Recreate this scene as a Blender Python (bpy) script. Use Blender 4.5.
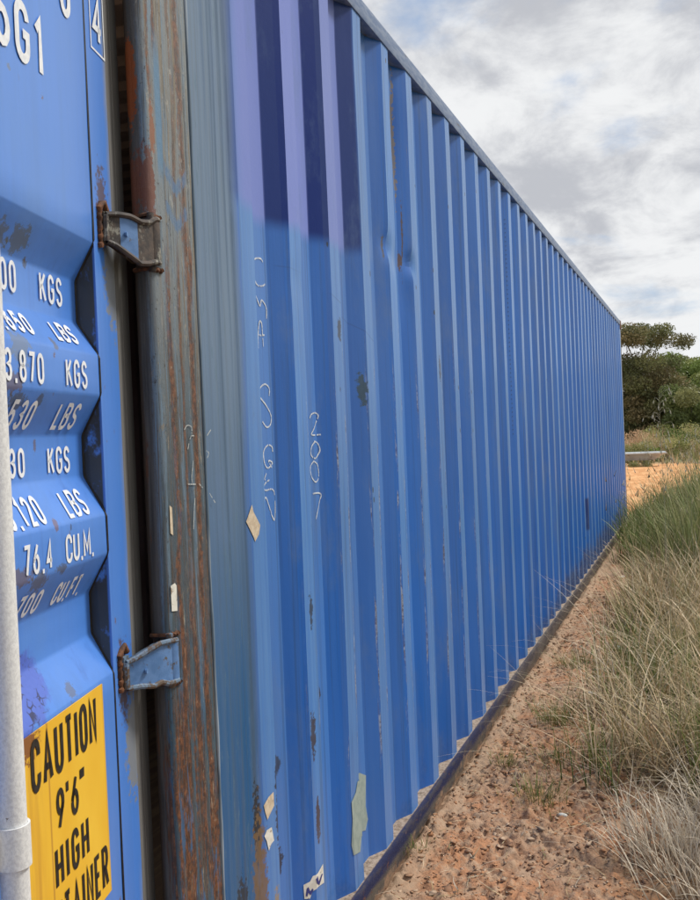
import bpy, bmesh, math, random
import numpy as np
from math import sin, cos, pi, radians, sqrt, floor
from mathutils import Vector, Matrix
random.seed(5); rng = np.random.default_rng(7)
scene = bpy.context.scene
for o in list(bpy.data.objects): bpy.data.objects.remove(o)

# ------------------------------------------------------------------ camera
CX, CD, CH = -1.6, 0.985, 1.491
YAW, PIT, ROL, FPX = 0.3532, -0.0173, -0.0416, 949.5
fw = Vector((cos(PIT)*cos(YAW), cos(PIT)*sin(YAW), sin(PIT)))
rt = Vector((sin(YAW), -cos(YAW), 0)); up = rt.cross(fw)
r2 = rt*cos(ROL)+up*sin(ROL); u2 = -rt*sin(ROL)+up*cos(ROL)
cam = bpy.data.cameras.new('camera'); camo = bpy.data.objects.new('camera', cam)
scene.collection.objects.link(camo); scene.camera = camo
camo.matrix_world = Matrix(((r2.x,u2.x,-fw.x,CX),(r2.y,u2.y,-fw.y,-CD),(r2.z,u2.z,-fw.z,CH),(0,0,0,1)))
cam.sensor_fit = 'HORIZONTAL'; cam.sensor_width = 36; cam.lens = FPX/700*36
cam.clip_start = 0.02; cam.clip_end = 3000

# ------------------------------------------------------------------ sun, exposure
SUN_AZ, SUN_EL = -50, 50          # azimuth from +X (along the wall) towards -Y, elevation
sd = Vector((cos(radians(SUN_EL))*cos(radians(SUN_AZ)), cos(radians(SUN_EL))*sin(radians(SUN_AZ)), sin(radians(SUN_EL))))
sun = bpy.data.lights.new('sun', 'SUN'); sun.energy = 3.0; sun.angle = radians(12); sun.color = (1, .96, .9)
suno = bpy.data.objects.new('sun', sun); scene.collection.objects.link(suno)
suno.rotation_euler = sd.to_track_quat('Z', 'Y').to_euler()
vs = scene.view_settings; vs.view_transform = 'Standard'; vs.look = 'None'; vs.exposure = 0.12; vs.gamma = 1; vs.use_curve_mapping = False

# ------------------------------------------------------------------ node helper
class G:
    """small expression helper over a node tree"""
    def __init__(s, nt): s.nt = nt; s.cache = {}
    def new(s, t): return s.nt.nodes.new(t)
    def put(s, sock, v):
        if isinstance(v, bpy.types.NodeSocket): s.nt.links.new(v, sock)
        elif v is not None:
            if isinstance(v, (tuple, list)) and sock.type == 'RGBA' and len(v) == 3: v = (*v, 1)
            sock.default_value = v
    def m(s, op, a, b=None, c=None, clamp=False):
        n = s.new('ShaderNodeMath'); n.operation = op; n.use_clamp = clamp
        s.put(n.inputs[0], a); s.put(n.inputs[1], b); s.put(n.inputs[2], c); return n.outputs[0]
    def add(s, a, b): return s.m('ADD', a, b)
    def sub(s, a, b): return s.m('SUBTRACT', a, b)
    def mul(s, a, b): return s.m('MULTIPLY', a, b)
    def mx(s, a, b): return s.m('MAXIMUM', a, b)
    def mn(s, a, b): return s.m('MINIMUM', a, b)
    def step(s, x, a, b):      # smoothstep from a (0) to b (1); a may exceed b
        n = s.new('ShaderNodeMapRange'); n.interpolation_type = 'SMOOTHSTEP'
        s.put(n.inputs[0], x)
        if isinstance(a, (int, float)) and isinstance(b, (int, float)) and a > b:
            n.inputs[1].default_value = b; n.inputs[2].default_value = a; n.inputs[3].default_value = 1; n.inputs[4].default_value = 0
        else:
            s.put(n.inputs[1], a); s.put(n.inputs[2], b)
        return n.outputs[0]
    def obj(s):
        if 'o' not in s.cache:
            t = s.new('ShaderNodeTexCoord'); x = s.new('ShaderNodeSeparateXYZ'); s.nt.links.new(t.outputs['Object'], x.inputs[0])
            s.cache['o'] = (t.outputs['Object'], x.outputs[0], x.outputs[1], x.outputs[2])
        return s.cache['o']
    def vec(s, x, y, z):
        n = s.new('ShaderNodeCombineXYZ'); s.put(n.inputs[0], x); s.put(n.inputs[1], y); s.put(n.inputs[2], z); return n.outputs[0]
    def scaled(s, k, off=(0,0,0)):
        n = s.new('ShaderNodeMapping'); s.nt.links.new(s.obj()[0], n.inputs[0]); n.inputs['Scale'].default_value = k; n.inputs['Location'].default_value = off
        return n.outputs[0]
    def noise(s, k=(1,1,1), off=(0,0,0), detail=4, rough=.55, dist=0, vec=None, scale=1):
        n = s.new('ShaderNodeTexNoise'); n.inputs['Scale'].default_value = scale
        s.put(n.inputs['Vector'], vec if vec is not None else s.scaled(k, off)); n.inputs['Detail'].default_value = detail
        n.inputs['Roughness'].default_value = rough; n.inputs['Distortion'].default_value = dist
        return n.outputs[0]
    def vor(s, k, feature='F1', out='Distance', off=(0,0,0)):
        n = s.new('ShaderNodeTexVoronoi'); n.feature = feature; n.inputs['Scale'].default_value = 1
        s.put(n.inputs['Vector'], s.scaled(k, off)); return n.outputs[out]
    def mix(s, f, a, b, mode='MIX'):
        n = s.new('ShaderNodeMix'); n.data_type = 'RGBA'; n.blend_type = mode
        s.put(n.inputs[0], f); s.put(n.inputs[6], a); s.put(n.inputs[7], b); return n.outputs[2]
    def fmix(s, f, a, b):
        n = s.new('ShaderNodeMix'); s.put(n.inputs[0], f); s.put(n.inputs[2], a); s.put(n.inputs[3], b); return n.outputs[0]
    def spot(s, x0, z0, rx, rz, ragged=.6, nz=None, soft=.15):
        o, X, Y, Z = s.obj()
        a = s.m('POWER', s.m('ABSOLUTE', s.mul(s.sub(X, x0), 1/rx)), 2.0); b = s.m('POWER', s.m('ABSOLUTE', s.mul(s.sub(Z, z0), 1/rz)), 2.0)
        d = s.m('SQRT', s.add(a, b))
        if nz is None: nz = s.noise((70, 70, 45), detail=5, rough=.7)
        d = s.add(d, s.mul(s.sub(nz, .5), ragged*6))
        return s.step(d, 1+soft, 1-soft)
    def bump(s, h, strength=.3, dist=.002, normal=None):
        n = s.new('ShaderNodeBump'); n.inputs['Strength'].default_value = strength; n.inputs['Distance'].default_value = dist
        s.put(n.inputs['Height'], h)
        if normal: s.put(n.inputs['Normal'], normal)
        return n.outputs[0]

def mat(name):
    m = bpy.data.materials.new(name); m.use_nodes = True; nt = m.node_tree; g = G(nt)
    b = nt.nodes['Principled BSDF']
    return m, g, b

# ------------------------------------------------------------------ sky with broken cloud
w = bpy.data.worlds.new('World'); scene.world = w; w.use_nodes = True
nt = w.node_tree; nt.nodes.clear(); g = G(nt)
out = g.new('ShaderNodeOutputWorld'); bg = g.new('ShaderNodeBackground'); bg.inputs[1].default_value = .1
nt.links.new(bg.outputs[0], out.inputs[0])
sky = g.new('ShaderNodeTexSky'); sky.sky_type = 'NISHITA'; sky.sun_disc = False
sky.sun_elevation = radians(SUN_EL); sky.sun_rotation = radians(90-SUN_AZ)
tc = g.new('ShaderNodeTexCoord'); sx = g.new('ShaderNodeSeparateXYZ'); nt.links.new(tc.outputs['Generated'], sx.inputs[0])
zz = g.add(g.mx(sx.outputs[2], 0.0), .30)
px, py = g.m('DIVIDE', sx.outputs[0], zz), g.m('DIVIDE', sx.outputs[1], zz)
cv = g.vec(px, py, 0.0)
c1 = g.noise(vec=cv, scale=1.9, detail=7, rough=.56, dist=.15)
c2 = g.noise(vec=g.vec(g.add(px, 7.3), g.add(py, 2.1), 1.7), scale=1.7, detail=5, rough=.55, dist=.2)
c3 = g.noise(vec=g.vec(g.add(px, 1.3), g.add(py, 9.1), 4.7), scale=5.2, detail=9, rough=.62, dist=.3)
cover = g.step(c1, .345, .47)
shade = g.step(g.add(g.mul(c2, .55), g.mul(c3, .45)), .40, .56)
cloud = g.mix(shade, (4.9, 5.05, 5.45), (8.2, 8.3, 8.4))
skyc = g.mix(.6, sky.outputs[0], (4.3, 5.4, 7.3))
col = g.mix(cover, skyc, cloud)
nt.links.new(col, bg.inputs[0])

# ------------------------------------------------------------------ mesh helpers
COL = scene.collection
def link(name, me, parent=None, mats=None):
    o = bpy.data.objects.new(name, me); COL.objects.link(o)
    if parent is not None: o.parent = parent
    for m in (mats or []): me.materials.append(m)
    return o
def tag(o, label=None, cat=None, group=None, kind=None):
    if label: o['label'] = label
    if cat: o['category'] = cat
    if group: o['group'] = group
    if kind: o['kind'] = kind
    return o
def empty(name, loc=(0,0,0), rz=0):
    o = bpy.data.objects.new(name, None); COL.objects.link(o); o.location = loc; o.rotation_euler = (0, 0, rz); o.empty_display_size = .1; return o
class MB:
    def __init__(s): s.v = []; s.f = []; s.mi = []
    def poly(s, pts, mi=0): b = len(s.v); s.v += [tuple(p) for p in pts]; s.f.append(tuple(range(b, b+len(pts)))); s.mi.append(mi)
    def box(s, x0, x1, y0, y1, z0, z1, mi=0):
        b = len(s.v); s.v += [(x,y,z) for x in (x0,x1) for y in (y0,y1) for z in (z0,z1)]
        for f in ((0,1,3,2),(4,6,7,5),(0,4,5,1),(2,3,7,6),(0,2,6,4),(1,5,7,3)): s.f.append(tuple(b+i for i in f)); s.mi.append(mi)
    def prism(s, prof, axis, a, b, mi=0, caps=True):     # prof: list of 2D points; axis 'x': (y,z) ; 'z': (x,y) ; 'y': (x,z)
        def P(p, t): return {'x': (t, p[0], p[1]), 'z': (p[0], p[1], t), 'y': (p[0], t, p[1])}[axis]
        n = len(prof); k = len(s.v); s.v += [P(p, a) for p in prof]+[P(p, b) for p in prof]
        for i in range(n): j = (i+1) % n; s.f.append((k+i, k+j, k+n+j, k+n+i)); s.mi.append(mi)
        if caps: s.f += [tuple(k+i for i in range(n))[::-1], tuple(k+n+i for i in range(n))]; s.mi += [mi, mi]
    def tube(s, pts, rad, n=8, mi=0, caps=True):
        pts = [Vector(p) for p in pts]; rad = rad if isinstance(rad, (list, tuple)) else [rad]*len(pts); k = len(s.v)
        for i, p in enumerate(pts):
            d = (pts[min(i+1, len(pts)-1)]-pts[max(i-1, 0)]).normalized(); a = d.orthogonal().normalized() if i == 0 else (a-d*a.dot(d)).normalized(); b = d.cross(a)
            s.v += [tuple(p+(a*cos(2*pi*j/n)+b*sin(2*pi*j/n))*rad[i]) for j in range(n)]
        for i in range(len(pts)-1):
            for j in range(n): q = (j+1) % n; s.f.append((k+i*n+j, k+i*n+q, k+(i+1)*n+q, k+(i+1)*n+j)); s.mi.append(mi)
        if caps: s.f += [tuple(k+j for j in range(n))[::-1], tuple(k+(len(pts)-1)*n+j for j in range(n))]; s.mi += [mi, mi]
    def build(s, name, mats, parent=None, smooth=None, bevel=0):
        me = bpy.data.meshes.new(name); me.from_pydata(s.v, [], s.f)
        for i, m in enumerate(s.mi): me.polygons[i].material_index = m
        bm = bmesh.new(); bm.from_mesh(me); bmesh.ops.recalc_face_normals(bm, faces=bm.faces)
        if bevel:
            bmesh.ops.remove_doubles(bm, verts=bm.verts, dist=1e-5)
            ed = [e for e in bm.edges if len(e.link_faces) == 2 and e.calc_face_angle(0) > .5]
            bmesh.ops.bevel(bm, geom=ed, offset=bevel, segments=2, profile=.6, affect='EDGES')
        bm.to_mesh(me); bm.free()
        o = link(name, me, parent, mats if isinstance(mats, list) else [mats])
        if smooth is not None:
            for p in me.polygons: p.use_smooth = True
            me.set_sharp_from_angle(angle=radians(smooth))
        return o
def np_mesh(name, verts, quads, mats, parent=None, smooth=False, colors=None):
    me = bpy.data.meshes.new(name); nv, nf = len(verts), len(quads); k = quads.shape[1]
    me.vertices.add(nv); me.vertices.foreach_set('co', verts.astype(np.float32).ravel())
    me.loops.add(nf*k); me.loops.foreach_set('vertex_index', quads.astype(np.int32).ravel())
    me.polygons.add(nf); me.polygons.foreach_set('loop_start', np.arange(0, nf*k, k, dtype=np.int32))
    me.update(calc_edges=True)
    if smooth: me.polygons.foreach_set('use_smooth', np.ones(nf, dtype=bool))
    if colors is not None:
        a = me.color_attributes.new('tint', 'FLOAT_COLOR', 'POINT'); a.data.foreach_set('color', np.c_[colors, np.ones(nv)].astype(np.float32).ravel())
    return link(name, me, parent, [mats])
def vnoise(x, y, seed=0):       # smooth value noise on arrays
    xi, yi = np.floor(x).astype(np.int64), np.floor(y).astype(np.int64); fx, fy = x-xi, y-yi
    def h(a, b):
        n = (a*374761393+b*668265263+seed*1442695041) & 0xffffffff; n = ((n ^ (n >> 13))*1274126177) & 0xffffffff
        return ((n ^ (n >> 16)) & 0xffff)/65535.
    sx, sy = fx*fx*(3-2*fx), fy*fy*(3-2*fy)
    return (h(xi,yi)*(1-sx)+h(xi+1,yi)*sx)*(1-sy)+(h(xi,yi+1)*(1-sx)+h(xi+1,yi+1)*sx)*sy
def fbm(x, y, o=4, seed=0):
    a, t, s = 1., 0., 0.
    for i in range(o): t = t+a*vnoise(x*2**i, y*2**i, seed+i); s += a; a *= .5
    return t/s

# ------------------------------------------------------------------ materials
# blue wall paint (object coordinates = container coordinates, metres)
P0, PITCH, DEP = .3905, .289, .036
def blue_base(g, a=(.014,.118,.45), b=(.026,.150,.52)):
    n1 = g.noise((1.1,1.1,.5), detail=3); s1 = g.noise((26,26,.9), detail=5, rough=.65)
    c = g.mix(g.step(n1, .35, .65), a, b)
    c = g.mix(g.mul(g.step(s1, .42, .75), .35), c, (.06,.18,.50))
    c = g.mix(g.mul(g.step(s1, .45, .25), .3), c, (.008,.065,.31))
    return c, n1, s1
def wall_mat():
    m, g, b = mat('blue_wall_paint'); o, X, Y, Z = g.obj()
    c, n1, s1 = blue_base(g)
    fine = g.noise((55,55,55), detail=5, rough=.7)
    # faded, stained first panel next to the corner post
    edge = g.add(X, g.mul(g.sub(g.noise((9,9,1.3), detail=4), .5), .10))
    wm = g.step(edge, .415, .345)
    st = g.noise((75,75,.8), detail=5, rough=.7); st2 = g.noise((38,38,.55), off=(3,1,5), detail=4, rough=.6)
    hi = g.step(g.add(Z, g.mul(g.sub(n1, .5), .6)), .75, 1.85)
    gc = g.mix(hi, (.018,.095,.24), (.15,.215,.30))
    gc = g.mix(g.mul(g.step(st, .45, .72), .55), gc, g.mix(hi, (.04,.10,.15), (.12,.14,.14)))
    gc = g.mix(g.mul(g.mul(g.step(st2, .46, .66), g.step(X, .20, .30)), .85), gc, (.022,.048,.075)); gc = g.mix(g.mul(g.step(g.noise((50,50,7), off=(4,1,1), detail=7, rough=.8), .57, .61), .55), gc, (.10,.17,.22))
    c = g.mix(wm, c, gc)
    # soft grey wash that fades out over the first two ribs
    c = g.mix(g.mul(g.step(edge, .62, .40), g.mul(g.step(st2, .38, .6), .35)), c, (.10,.17,.28))
    # chalk streaks, plus sky sheen painted into all but the camera-facing slopes
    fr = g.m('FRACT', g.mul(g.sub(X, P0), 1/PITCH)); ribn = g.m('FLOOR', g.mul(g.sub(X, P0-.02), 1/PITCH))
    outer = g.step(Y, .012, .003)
    flat = g.mul(g.step(fr, .775, .745), g.step(edge, .36, .42)); chalk_sheen = g.fmix(outer, .32, g.add(.5, g.mul(g.step(st, .40, .62), .3)))
    c = g.mix(g.mul(flat, chalk_sheen), c, (.11,.275,.58))
    # scraped arrises of the nearer ribs
    ar = g.mx(g.step(g.m('ABSOLUTE', g.sub(fr, .245)), .035, .006), g.step(g.m('ABSOLUTE', g.sub(fr, .985)), .030, .004))
    nearr = g.mul(g.step(X, .62, .95), g.step(X, 3.4, 2.0)); zr = g.mul(g.step(Z, .30, .62), g.step(Z, 2.0, 1.45))
    sc = g.noise((60,60,4.5), off=(2,2,2), detail=6, rough=.75)
    c = g.mix(g.mul(g.mul(ar, g.mul(nearr, zr)), g.step(sc, .50, .60)), c, g.mix(g.step(fine, .4, .6), (.12,.09,.09), (.38,.42,.50)))
    allr = g.mul(ar, g.step(sc, .60, .70)); c = g.mix(g.mul(allr, .8), c, (.16,.17,.19))
    # repainted rectangle over the first three ribs (fresh violet-blue)
    wob = g.mul(g.sub(g.noise((2.2,2.2,1), off=(4,0,0), detail=2), .5), .10)
    zb = g.add(2.035, g.add(wob, g.mul(g.step(X, .75, 1.25), .035)))
    pm = g.mul(g.step(Z, g.sub(zb, .022), g.add(zb, .03)), g.mul(g.step(g.add(X, wob), .325, .44), g.step(X, 1.262, 1.248)))
    c = g.mix(pm, c, g.mix(g.mul(flat, .8), (.001,.020,.165), (.22,.28,.68)))  # lavender on the rib faces is sky sheen painted over the repaint
    nv = g.mul(g.mul(g.step(X, 7.19, 7.22), g.step(X, 7.46, 7.43)), g.mul(g.step(Z, .50, .53), g.step(Z, .82, .79)))
    c = g.mix(g.mul(nv, .85), c, (.012,.018,.12))
    # dark specks and chips
    v = g.vor((14,14,7)); vc = g.vor((14,14,7), out='Color')
    sp = g.mul(g.step(g.add(v, g.mul(fine, .06)), .115, .085), g.step(vc, .62, .66)); sp = g.mul(sp, g.step(X, .4, .5))
    c = g.mix(sp, c, (.02,.025,.03))
    # brown scrapes, dents
    for (x0,z0,rx,rz,cc) in ((1.765,2.57,.012,.22,(.20,.17,.14)),(1.79,2.20,.004,.12,(.09,.06,.05)),(1.525,2.13,.008,.035,(.08,.07,.06)),(1.775,2.12,.012,.030,(.09,.045,.03)),
                             (.355,.56,.020,.13,(.022,.022,.022)),(.36,.40,.035,.2,(.16,.10,.05)),(.44,.33,.022,.07,(.30,.23,.14)),(.265,.43,.03,.08,(.03,.035,.04)),
                             (.475,.575,.018,.09,(.03,.035,.05)),(.535,.425,.022,.035,(.012,.015,.02)),(.47,.665,.012,.04,(.02,.03,.06)),(.545,.67,.022,.022,(.012,.016,.03)),
                             (.70,.70,.016,.055,(.05,.04,.045)),(.835,.77,.012,.02,(.03,.025,.03)),(1.02,1.80,.015,.03,(.015,.02,.03)),(1.235,1.63,.02,.05,(.02,.05,.05)),
                             (2.17,1.74,.014,.05,(.012,.02,.05)),(.72,1.03,.01,.045,(.03,.05,.09)),(.71,.47,.012,.06,(.06,.04,.035)),(1.35,.62,.012,.05,(.05,.04,.04)),(.79,2.02,.01,.004,(.03,.05,.1))):
        c = g.mix(g.mul(g.spot(x0, z0, rx, rz, .55, fine), .92), c, cc)
    # grime at the foot of the wall, heavier further along
    dn = g.noise((7,7,3.2), detail=5, rough=.7); zt = g.add(.15, g.mul(g.step(X, 2.5, 7.5), .18))
    gm = g.step(g.add(Z, g.mul(g.sub(dn, .5), .55)), g.add(zt, .07), g.sub(zt, .05))
    gm = g.step(g.sub(g.add(zt, .02), g.add(Z, g.mul(g.sub(dn, .5), .55))), -.06, .06)
    c = g.mix(g.mul(gm, g.add(.25, g.mul(g.step(X, 3, 6), .35))), c, g.mix(g.step(fine, .4, .6), (.045,.04,.035), (.13,.105,.075)))
    wn = g.new('ShaderNodeTexWhiteNoise'); wn.noise_dimensions = '1D'; g.put(wn.inputs['W'], ribn)
    rain = g.noise((44,44,.5), off=(6,6,2), detail=6, rough=.7)
    c = g.mix(g.mul(g.step(wn.outputs[0], .2, .9), .16), c, (.10,.15,.27))
    c = g.mix(g.mul(g.step(rain, .53, .66), g.mul(g.sub(1.0, pm), .42)), c, (.03,.075,.17))
    c = g.mix(g.mul(g.step(g.noise((5,5,2.2), off=(1,1,8), detail=6, rough=.7), .50, .68), .30), c, (.12,.19,.33))
    for (a_, b_, xa, xb) in ((1.90,-.22,.95,1.5),(1.93,.0,.62,.80)):
        zc_ = g.add(a_, g.mul(g.sub(X, xa), b_)); zc_ = g.add(zc_, g.mul(g.m('POWER', g.m('ABSOLUTE', g.sub(X, xa)), 2.0), -.2))
        c = g.mix(g.mul(g.mul(g.step(g.m('ABSOLUTE', g.sub(Z, zc_)), .0028, .0012), g.mul(g.step(X, xa, xa+.03), g.step(X, xb, xb-.2))), .28), c, (.02,.05,.16))
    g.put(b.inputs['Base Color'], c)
    r = g.add(.36, g.mul(s1, .16)); r = g.fmix(wm, r, .52); r = g.fmix(pm, r, .34); r = g.fmix(gm, r, .85)
    g.put(b.inputs['Roughness'], r); g.put(b.inputs['Coat Weight'], g.mul(g.mul(g.sub(1.0, gm), g.sub(1.0, g.mul(wm, .6))), g.fmix(pm, .5, .15))); b.inputs['Coat Roughness'].default_value = .22; b.inputs['Coat IOR'].default_value = 1.5; b.inputs['Specular IOR Level'].default_value = .2
    g.put(b.inputs['Normal'], g.bump(g.noise((5,5,1.6), detail=3), .35, .012, g.bump(g.add(fine, g.mul(st, .6)), .25, .0015)))
    return m
def post_mat():
    m, g, b = mat('rusted_post_paint'); o, X, Y, Z = g.obj()
    fine = g.noise((90,90,60), detail=6, rough=.75)
    st = g.noise((85,85,2.4), detail=8, rough=.78, dist=.5); st2 = g.noise((48,48,1.6), off=(5,2,1), detail=7, rough=.74, dist=.4); st3 = g.noise((120,120,2.6), off=(1,7,3), detail=5, rough=.7)
    big = g.noise((9,9,1.1), off=(0,3,2), detail=3)
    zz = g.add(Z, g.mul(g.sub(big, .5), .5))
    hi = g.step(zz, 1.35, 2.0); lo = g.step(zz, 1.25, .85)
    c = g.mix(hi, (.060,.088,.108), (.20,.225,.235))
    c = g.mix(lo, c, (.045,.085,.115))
    c = g.mix(g.mul(g.step(st2, .52, .60), .8), c, g.mix(lo, (.14,.22,.30), (.03,.11,.21)))
    c = g.mix(g.mul(g.step(st, .50, .60), .85), c, g.mix(hi, (.085,.060,.04), (.21,.165,.105)))
    c = g.mix(g.mul(g.step(st3, .57, .63), .6), c, (.035,.038,.035))
    # rust runs: fixed bands plus ragged ones
    xw = g.add(X, g.mul(g.sub(g.noise((7,7,4.5), off=(8,0,0), detail=5), .5), .055))
    def band(x0, w_, za, zb, k=.9):
        q = g.mul(g.step(g.m('ABSOLUTE', g.sub(xw, x0)), w_*1.3, w_*.5), g.mul(g.step(Z, za, za+.12), g.step(Z, zb+.12, zb)))
        return g.mul(g.mul(q, g.step(g.add(st3, g.mul(fine, .5)), .58, .74)), k)
    rc = g.mix(g.step(fine, .42, .60), (.065,.028,.014), (.19,.072,.028)); rc = g.mix(g.step(fine, .62, .70), rc, (.33,.26,.18))
    for a in ((.018,.006,2.1,2.9),(.042,.006,2.2,2.9),(.055,.009,.3,1.80),(.130,.013,1.75,2.9,.8),(.100,.008,1.9,2.9,.5),(.140,.011,.4,1.85),(.095,.006,1.2,1.8,.7),(.035,.016,-.2,.90,1),(.012,.006,-.2,.9,1),(.15,.014,-.2,.70,1),(.080,.008,-.2,.9,.9),(.10,.010,.6,1.15,.7)):
        c = g.mix(band(*a), c, rc)
    lowr = g.mul(g.step(g.noise((42,42,2.2), off=(4,4,9), detail=7, rough=.78, dist=.4), .51, .56), g.step(zz, 1.5, .75))
    c = g.mix(g.mul(lowr, .9), c, rc)
    # pits, flakes and scuffs
    fk = g.noise((75,75,22), off=(3,9,1), detail=7, rough=.8, dist=.6); c = g.mix(g.mul(g.step(fk, .585, .61), .8), c, g.mix(hi, (.16,.13,.09), (.34,.33,.29)))
    pk = g.noise((130,130,55), off=(9,1,4), detail=6, rough=.8); c = g.mix(g.mul(g.step(pk, .60, .63), .85), c, (.035,.025,.02))
    bl = g.noise((30,30,3.5), off=(2,8,6), detail=6, rough=.75, dist=.4); c = g.mix(g.mul(g.step(bl, .56, .60), g.fmix(lo, .25, .8)), c, (.04,.12,.24))
    # flakes of tan primer
    c = g.mix(g.mul(g.step(g.noise((60,60,6), off=(7,7,7), detail=6, rough=.8), .63, .66), .8), c, (.36,.30,.22))
    # blue overspray, chevrons
    c = g.mix(g.mul(g.mul(g.step(g.m('ABSOLUTE', g.sub(X, .048)), .014, .007), g.mul(g.step(Z, 1.99, 2.05), g.step(Z, 2.32, 2.22))), .9), c, (.11,.22,.34))
    for zc in (2.00, 1.925):
        q = g.step(g.m('ABSOLUTE', g.add(g.sub(g.add(Z, g.mul(g.sub(fk, .5), .06)), zc), g.mul(g.m('ABSOLUTE', g.sub(X, .103)), -.8))), .017, .009)
        q = g.mul(q, g.mul(g.step(X, .055, .068), g.step(X, .152, .138))); c = g.mix(g.mul(g.mul(q, g.step(st, .36, .5)), .75), c, (.08,.17,.31))
    # rear corner: dark rust, with one bright orange blotch
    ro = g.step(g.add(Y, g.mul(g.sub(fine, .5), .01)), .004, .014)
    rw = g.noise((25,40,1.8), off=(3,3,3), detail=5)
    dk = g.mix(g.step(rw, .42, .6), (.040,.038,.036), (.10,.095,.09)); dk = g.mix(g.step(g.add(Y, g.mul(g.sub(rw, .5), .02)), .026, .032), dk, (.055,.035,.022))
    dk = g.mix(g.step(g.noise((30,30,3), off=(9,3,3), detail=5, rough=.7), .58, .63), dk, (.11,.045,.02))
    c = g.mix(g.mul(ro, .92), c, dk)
    yz = g.m('SQRT', g.add(g.m('POWER', g.mul(g.sub(Y, .028), 1/.016), 2.0), g.m('POWER', g.m('ABSOLUTE', g.mul(g.sub(Z, 2.19), 1/.085)), 2.0)))
    c = g.mix(g.mul(g.step(X, .02, .01), g.step(g.add(yz, g.mul(fine, 2.2)), 2.15, 1.95)), c, (.26,.062,.012))
    c = g.mix(g.mul(g.spot(.008, 1.99, .014, .07, .5, fine), .9), c, (.16,.05,.025)); c = g.mix(g.spot(.022, 2.10, .008, .05, .5, fine), c, (.26,.12,.07))
    g.put(b.inputs['Base Color'], c); g.put(b.inputs['Roughness'], g.add(.52, g.mul(fine, .3)))
    g.put(b.inputs['Normal'], g.bump(g.add(g.mul(fine, .7), g.add(st, g.mul(lowr, .5))), .7, .003))
    return m
def door_mat(name='door_paint', frame=False):
    m, g, b = mat(name); o, X, Y, Z = g.obj()
    c, n1, s1 = blue_base(g, (.055,.205,.66), (.075,.245,.72))
    fine = g.noise((70,70,70), detail=6, rough=.75); blot = g.noise((22,22,16), off=(2,2,2), detail=5, rough=.7)
    c = g.mix(g.mul(g.step(g.noise((4,4,3), detail=4), .5, .7), .35), c, (.11,.26,.60))
    # grime washed over the shelves
    fl = g.mul(g.step(g.add(g.vor((30,30,22)), g.mul(g.sub(fine, .5), 1.0)), .16, .08), g.step(g.vor((30,30,22), out='Color'), .84, .88))
    c = g.mix(g.mul(fl, g.step(fine, .42, .5)), c, (.15,.07,.03))
    for (x0,z0,rx,rz,cc) in ((.405,1.785,.035,.022,(.10,.10,.06)),(.34,1.79,.03,.02,(.09,.10,.07)),(.30,1.765,.008,.008,(.06,.06,.05)),(.43,1.58,.04,.016,(.13,.07,.03)),(.40,1.63,.03,.03,(.16,.20,.24)),
                             (.28,1.645,.010,.012,(.13,.12,.10)),(.40,1.555,.03,.012,(.06,.06,.03)),(.33,1.555,.010,.016,(.04,.05,.05)),(.292,1.492,.006,.012,(.12,.07,.05)),(.31,1.375,.008,.012,(.17,.07,.03)),(.44,1.315,.05,.014,(.14,.08,.03)),
                             (.37,1.30,.03,.018,(.10,.09,.06)),(.30,1.308,.02,.008,(.07,.07,.05)),(.26,1.366,.003,.006,(.03,.03,.03)),(.285,1.083,.03,.022,(.09,.09,.10)),(.27,1.12,.014,.016,(.12,.13,.16)),(.395,2.015,.006,.006,(.16,.18,.2))):
        c = g.mix(g.mul(g.spot(x0, z0, rx*.85, rz*.85, .7, fine), .7), c, cc)
    # blistered darker paint patch above the sign
    ell = g.spot(.42, 1.155, .085, .052, .3, blot); cr = g.vor((62,62,70), 'DISTANCE_TO_EDGE')
    c = g.mix(g.mul(ell, .75), c, (.065,.10,.50)); c = g.mix(g.mul(ell, g.mul(g.step(cr, .09, .03), g.step(blot, .40, .50))), c, (.01,.015,.09))
    if frame:
        # grimy inner return and fading towards the free edge
        q = g.mul(g.step(Y, -.0025, -.006), g.step(X, .10, .105)); gb = g.noise((14,14,9), off=(5,5,5), detail=5, rough=.7)
        c = g.mix(g.mul(q, g.step(gb, .36, .46)), c, (.02,.02,.018))
        fd = g.mul(g.step(g.add(X, g.mul(g.sub(blot, .5), .02)), .045, .020), g.step(g.noise((3,3,1.5), off=(1,9,1), detail=3), .40, .55))
        c = g.mix(g.mul(fd, .8), c, (.30,.30,.25))
        for z0 in (1.78, .96): c = g.mix(g.mul(g.spot(.035, z0, .035, .085, .5, fine), .85), c, (.24,.24,.20))
        for z0 in (1.90, 1.08): c = g.mix(g.mul(g.spot(.07, z0, .02, .06, .8, fine), .85), c, (.10,.05,.03))
    g.put(b.inputs['Base Color'], c); g.put(b.inputs['Roughness'], g.add(.40, g.mul(n1, .14))); b.inputs['Coat Weight'].default_value = .8; b.inputs['Coat Roughness'].default_value = .3
    g.put(b.inputs['Normal'], g.bump(g.noise((6,6,5), detail=3), .25, .008, g.bump(g.add(fine, g.mul(g.mul(ell, cr), 2.0)), .2, .0015)))
    return m
def simple(name, c1, c2, k=(20,20,20), rough=.6, metallic=0, lo=.4, hi=.6, bump=.3, c3=None, k3=(8,8,8), t3=(.58,.64), bd=.002, detail=5):
    m, g, b = mat(name); n = g.noise(k, detail=detail, rough=.65)
    c = g.mix(g.step(n, lo, hi), c1, c2)
    if c3: c = g.mix(g.step(g.noise(k3, off=(3,4,5), detail=6, rough=.7), *t3), c, c3)
    g.put(b.inputs['Base Color'], c); g.put(b.inputs['Roughness'], g.add(rough-.08, g.mul(n, .16))); b.inputs['Metallic'].default_value = metallic
    if bump: g.put(b.inputs['Normal'], g.bump(n, bump, bd))
    return m
M = {}
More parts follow.
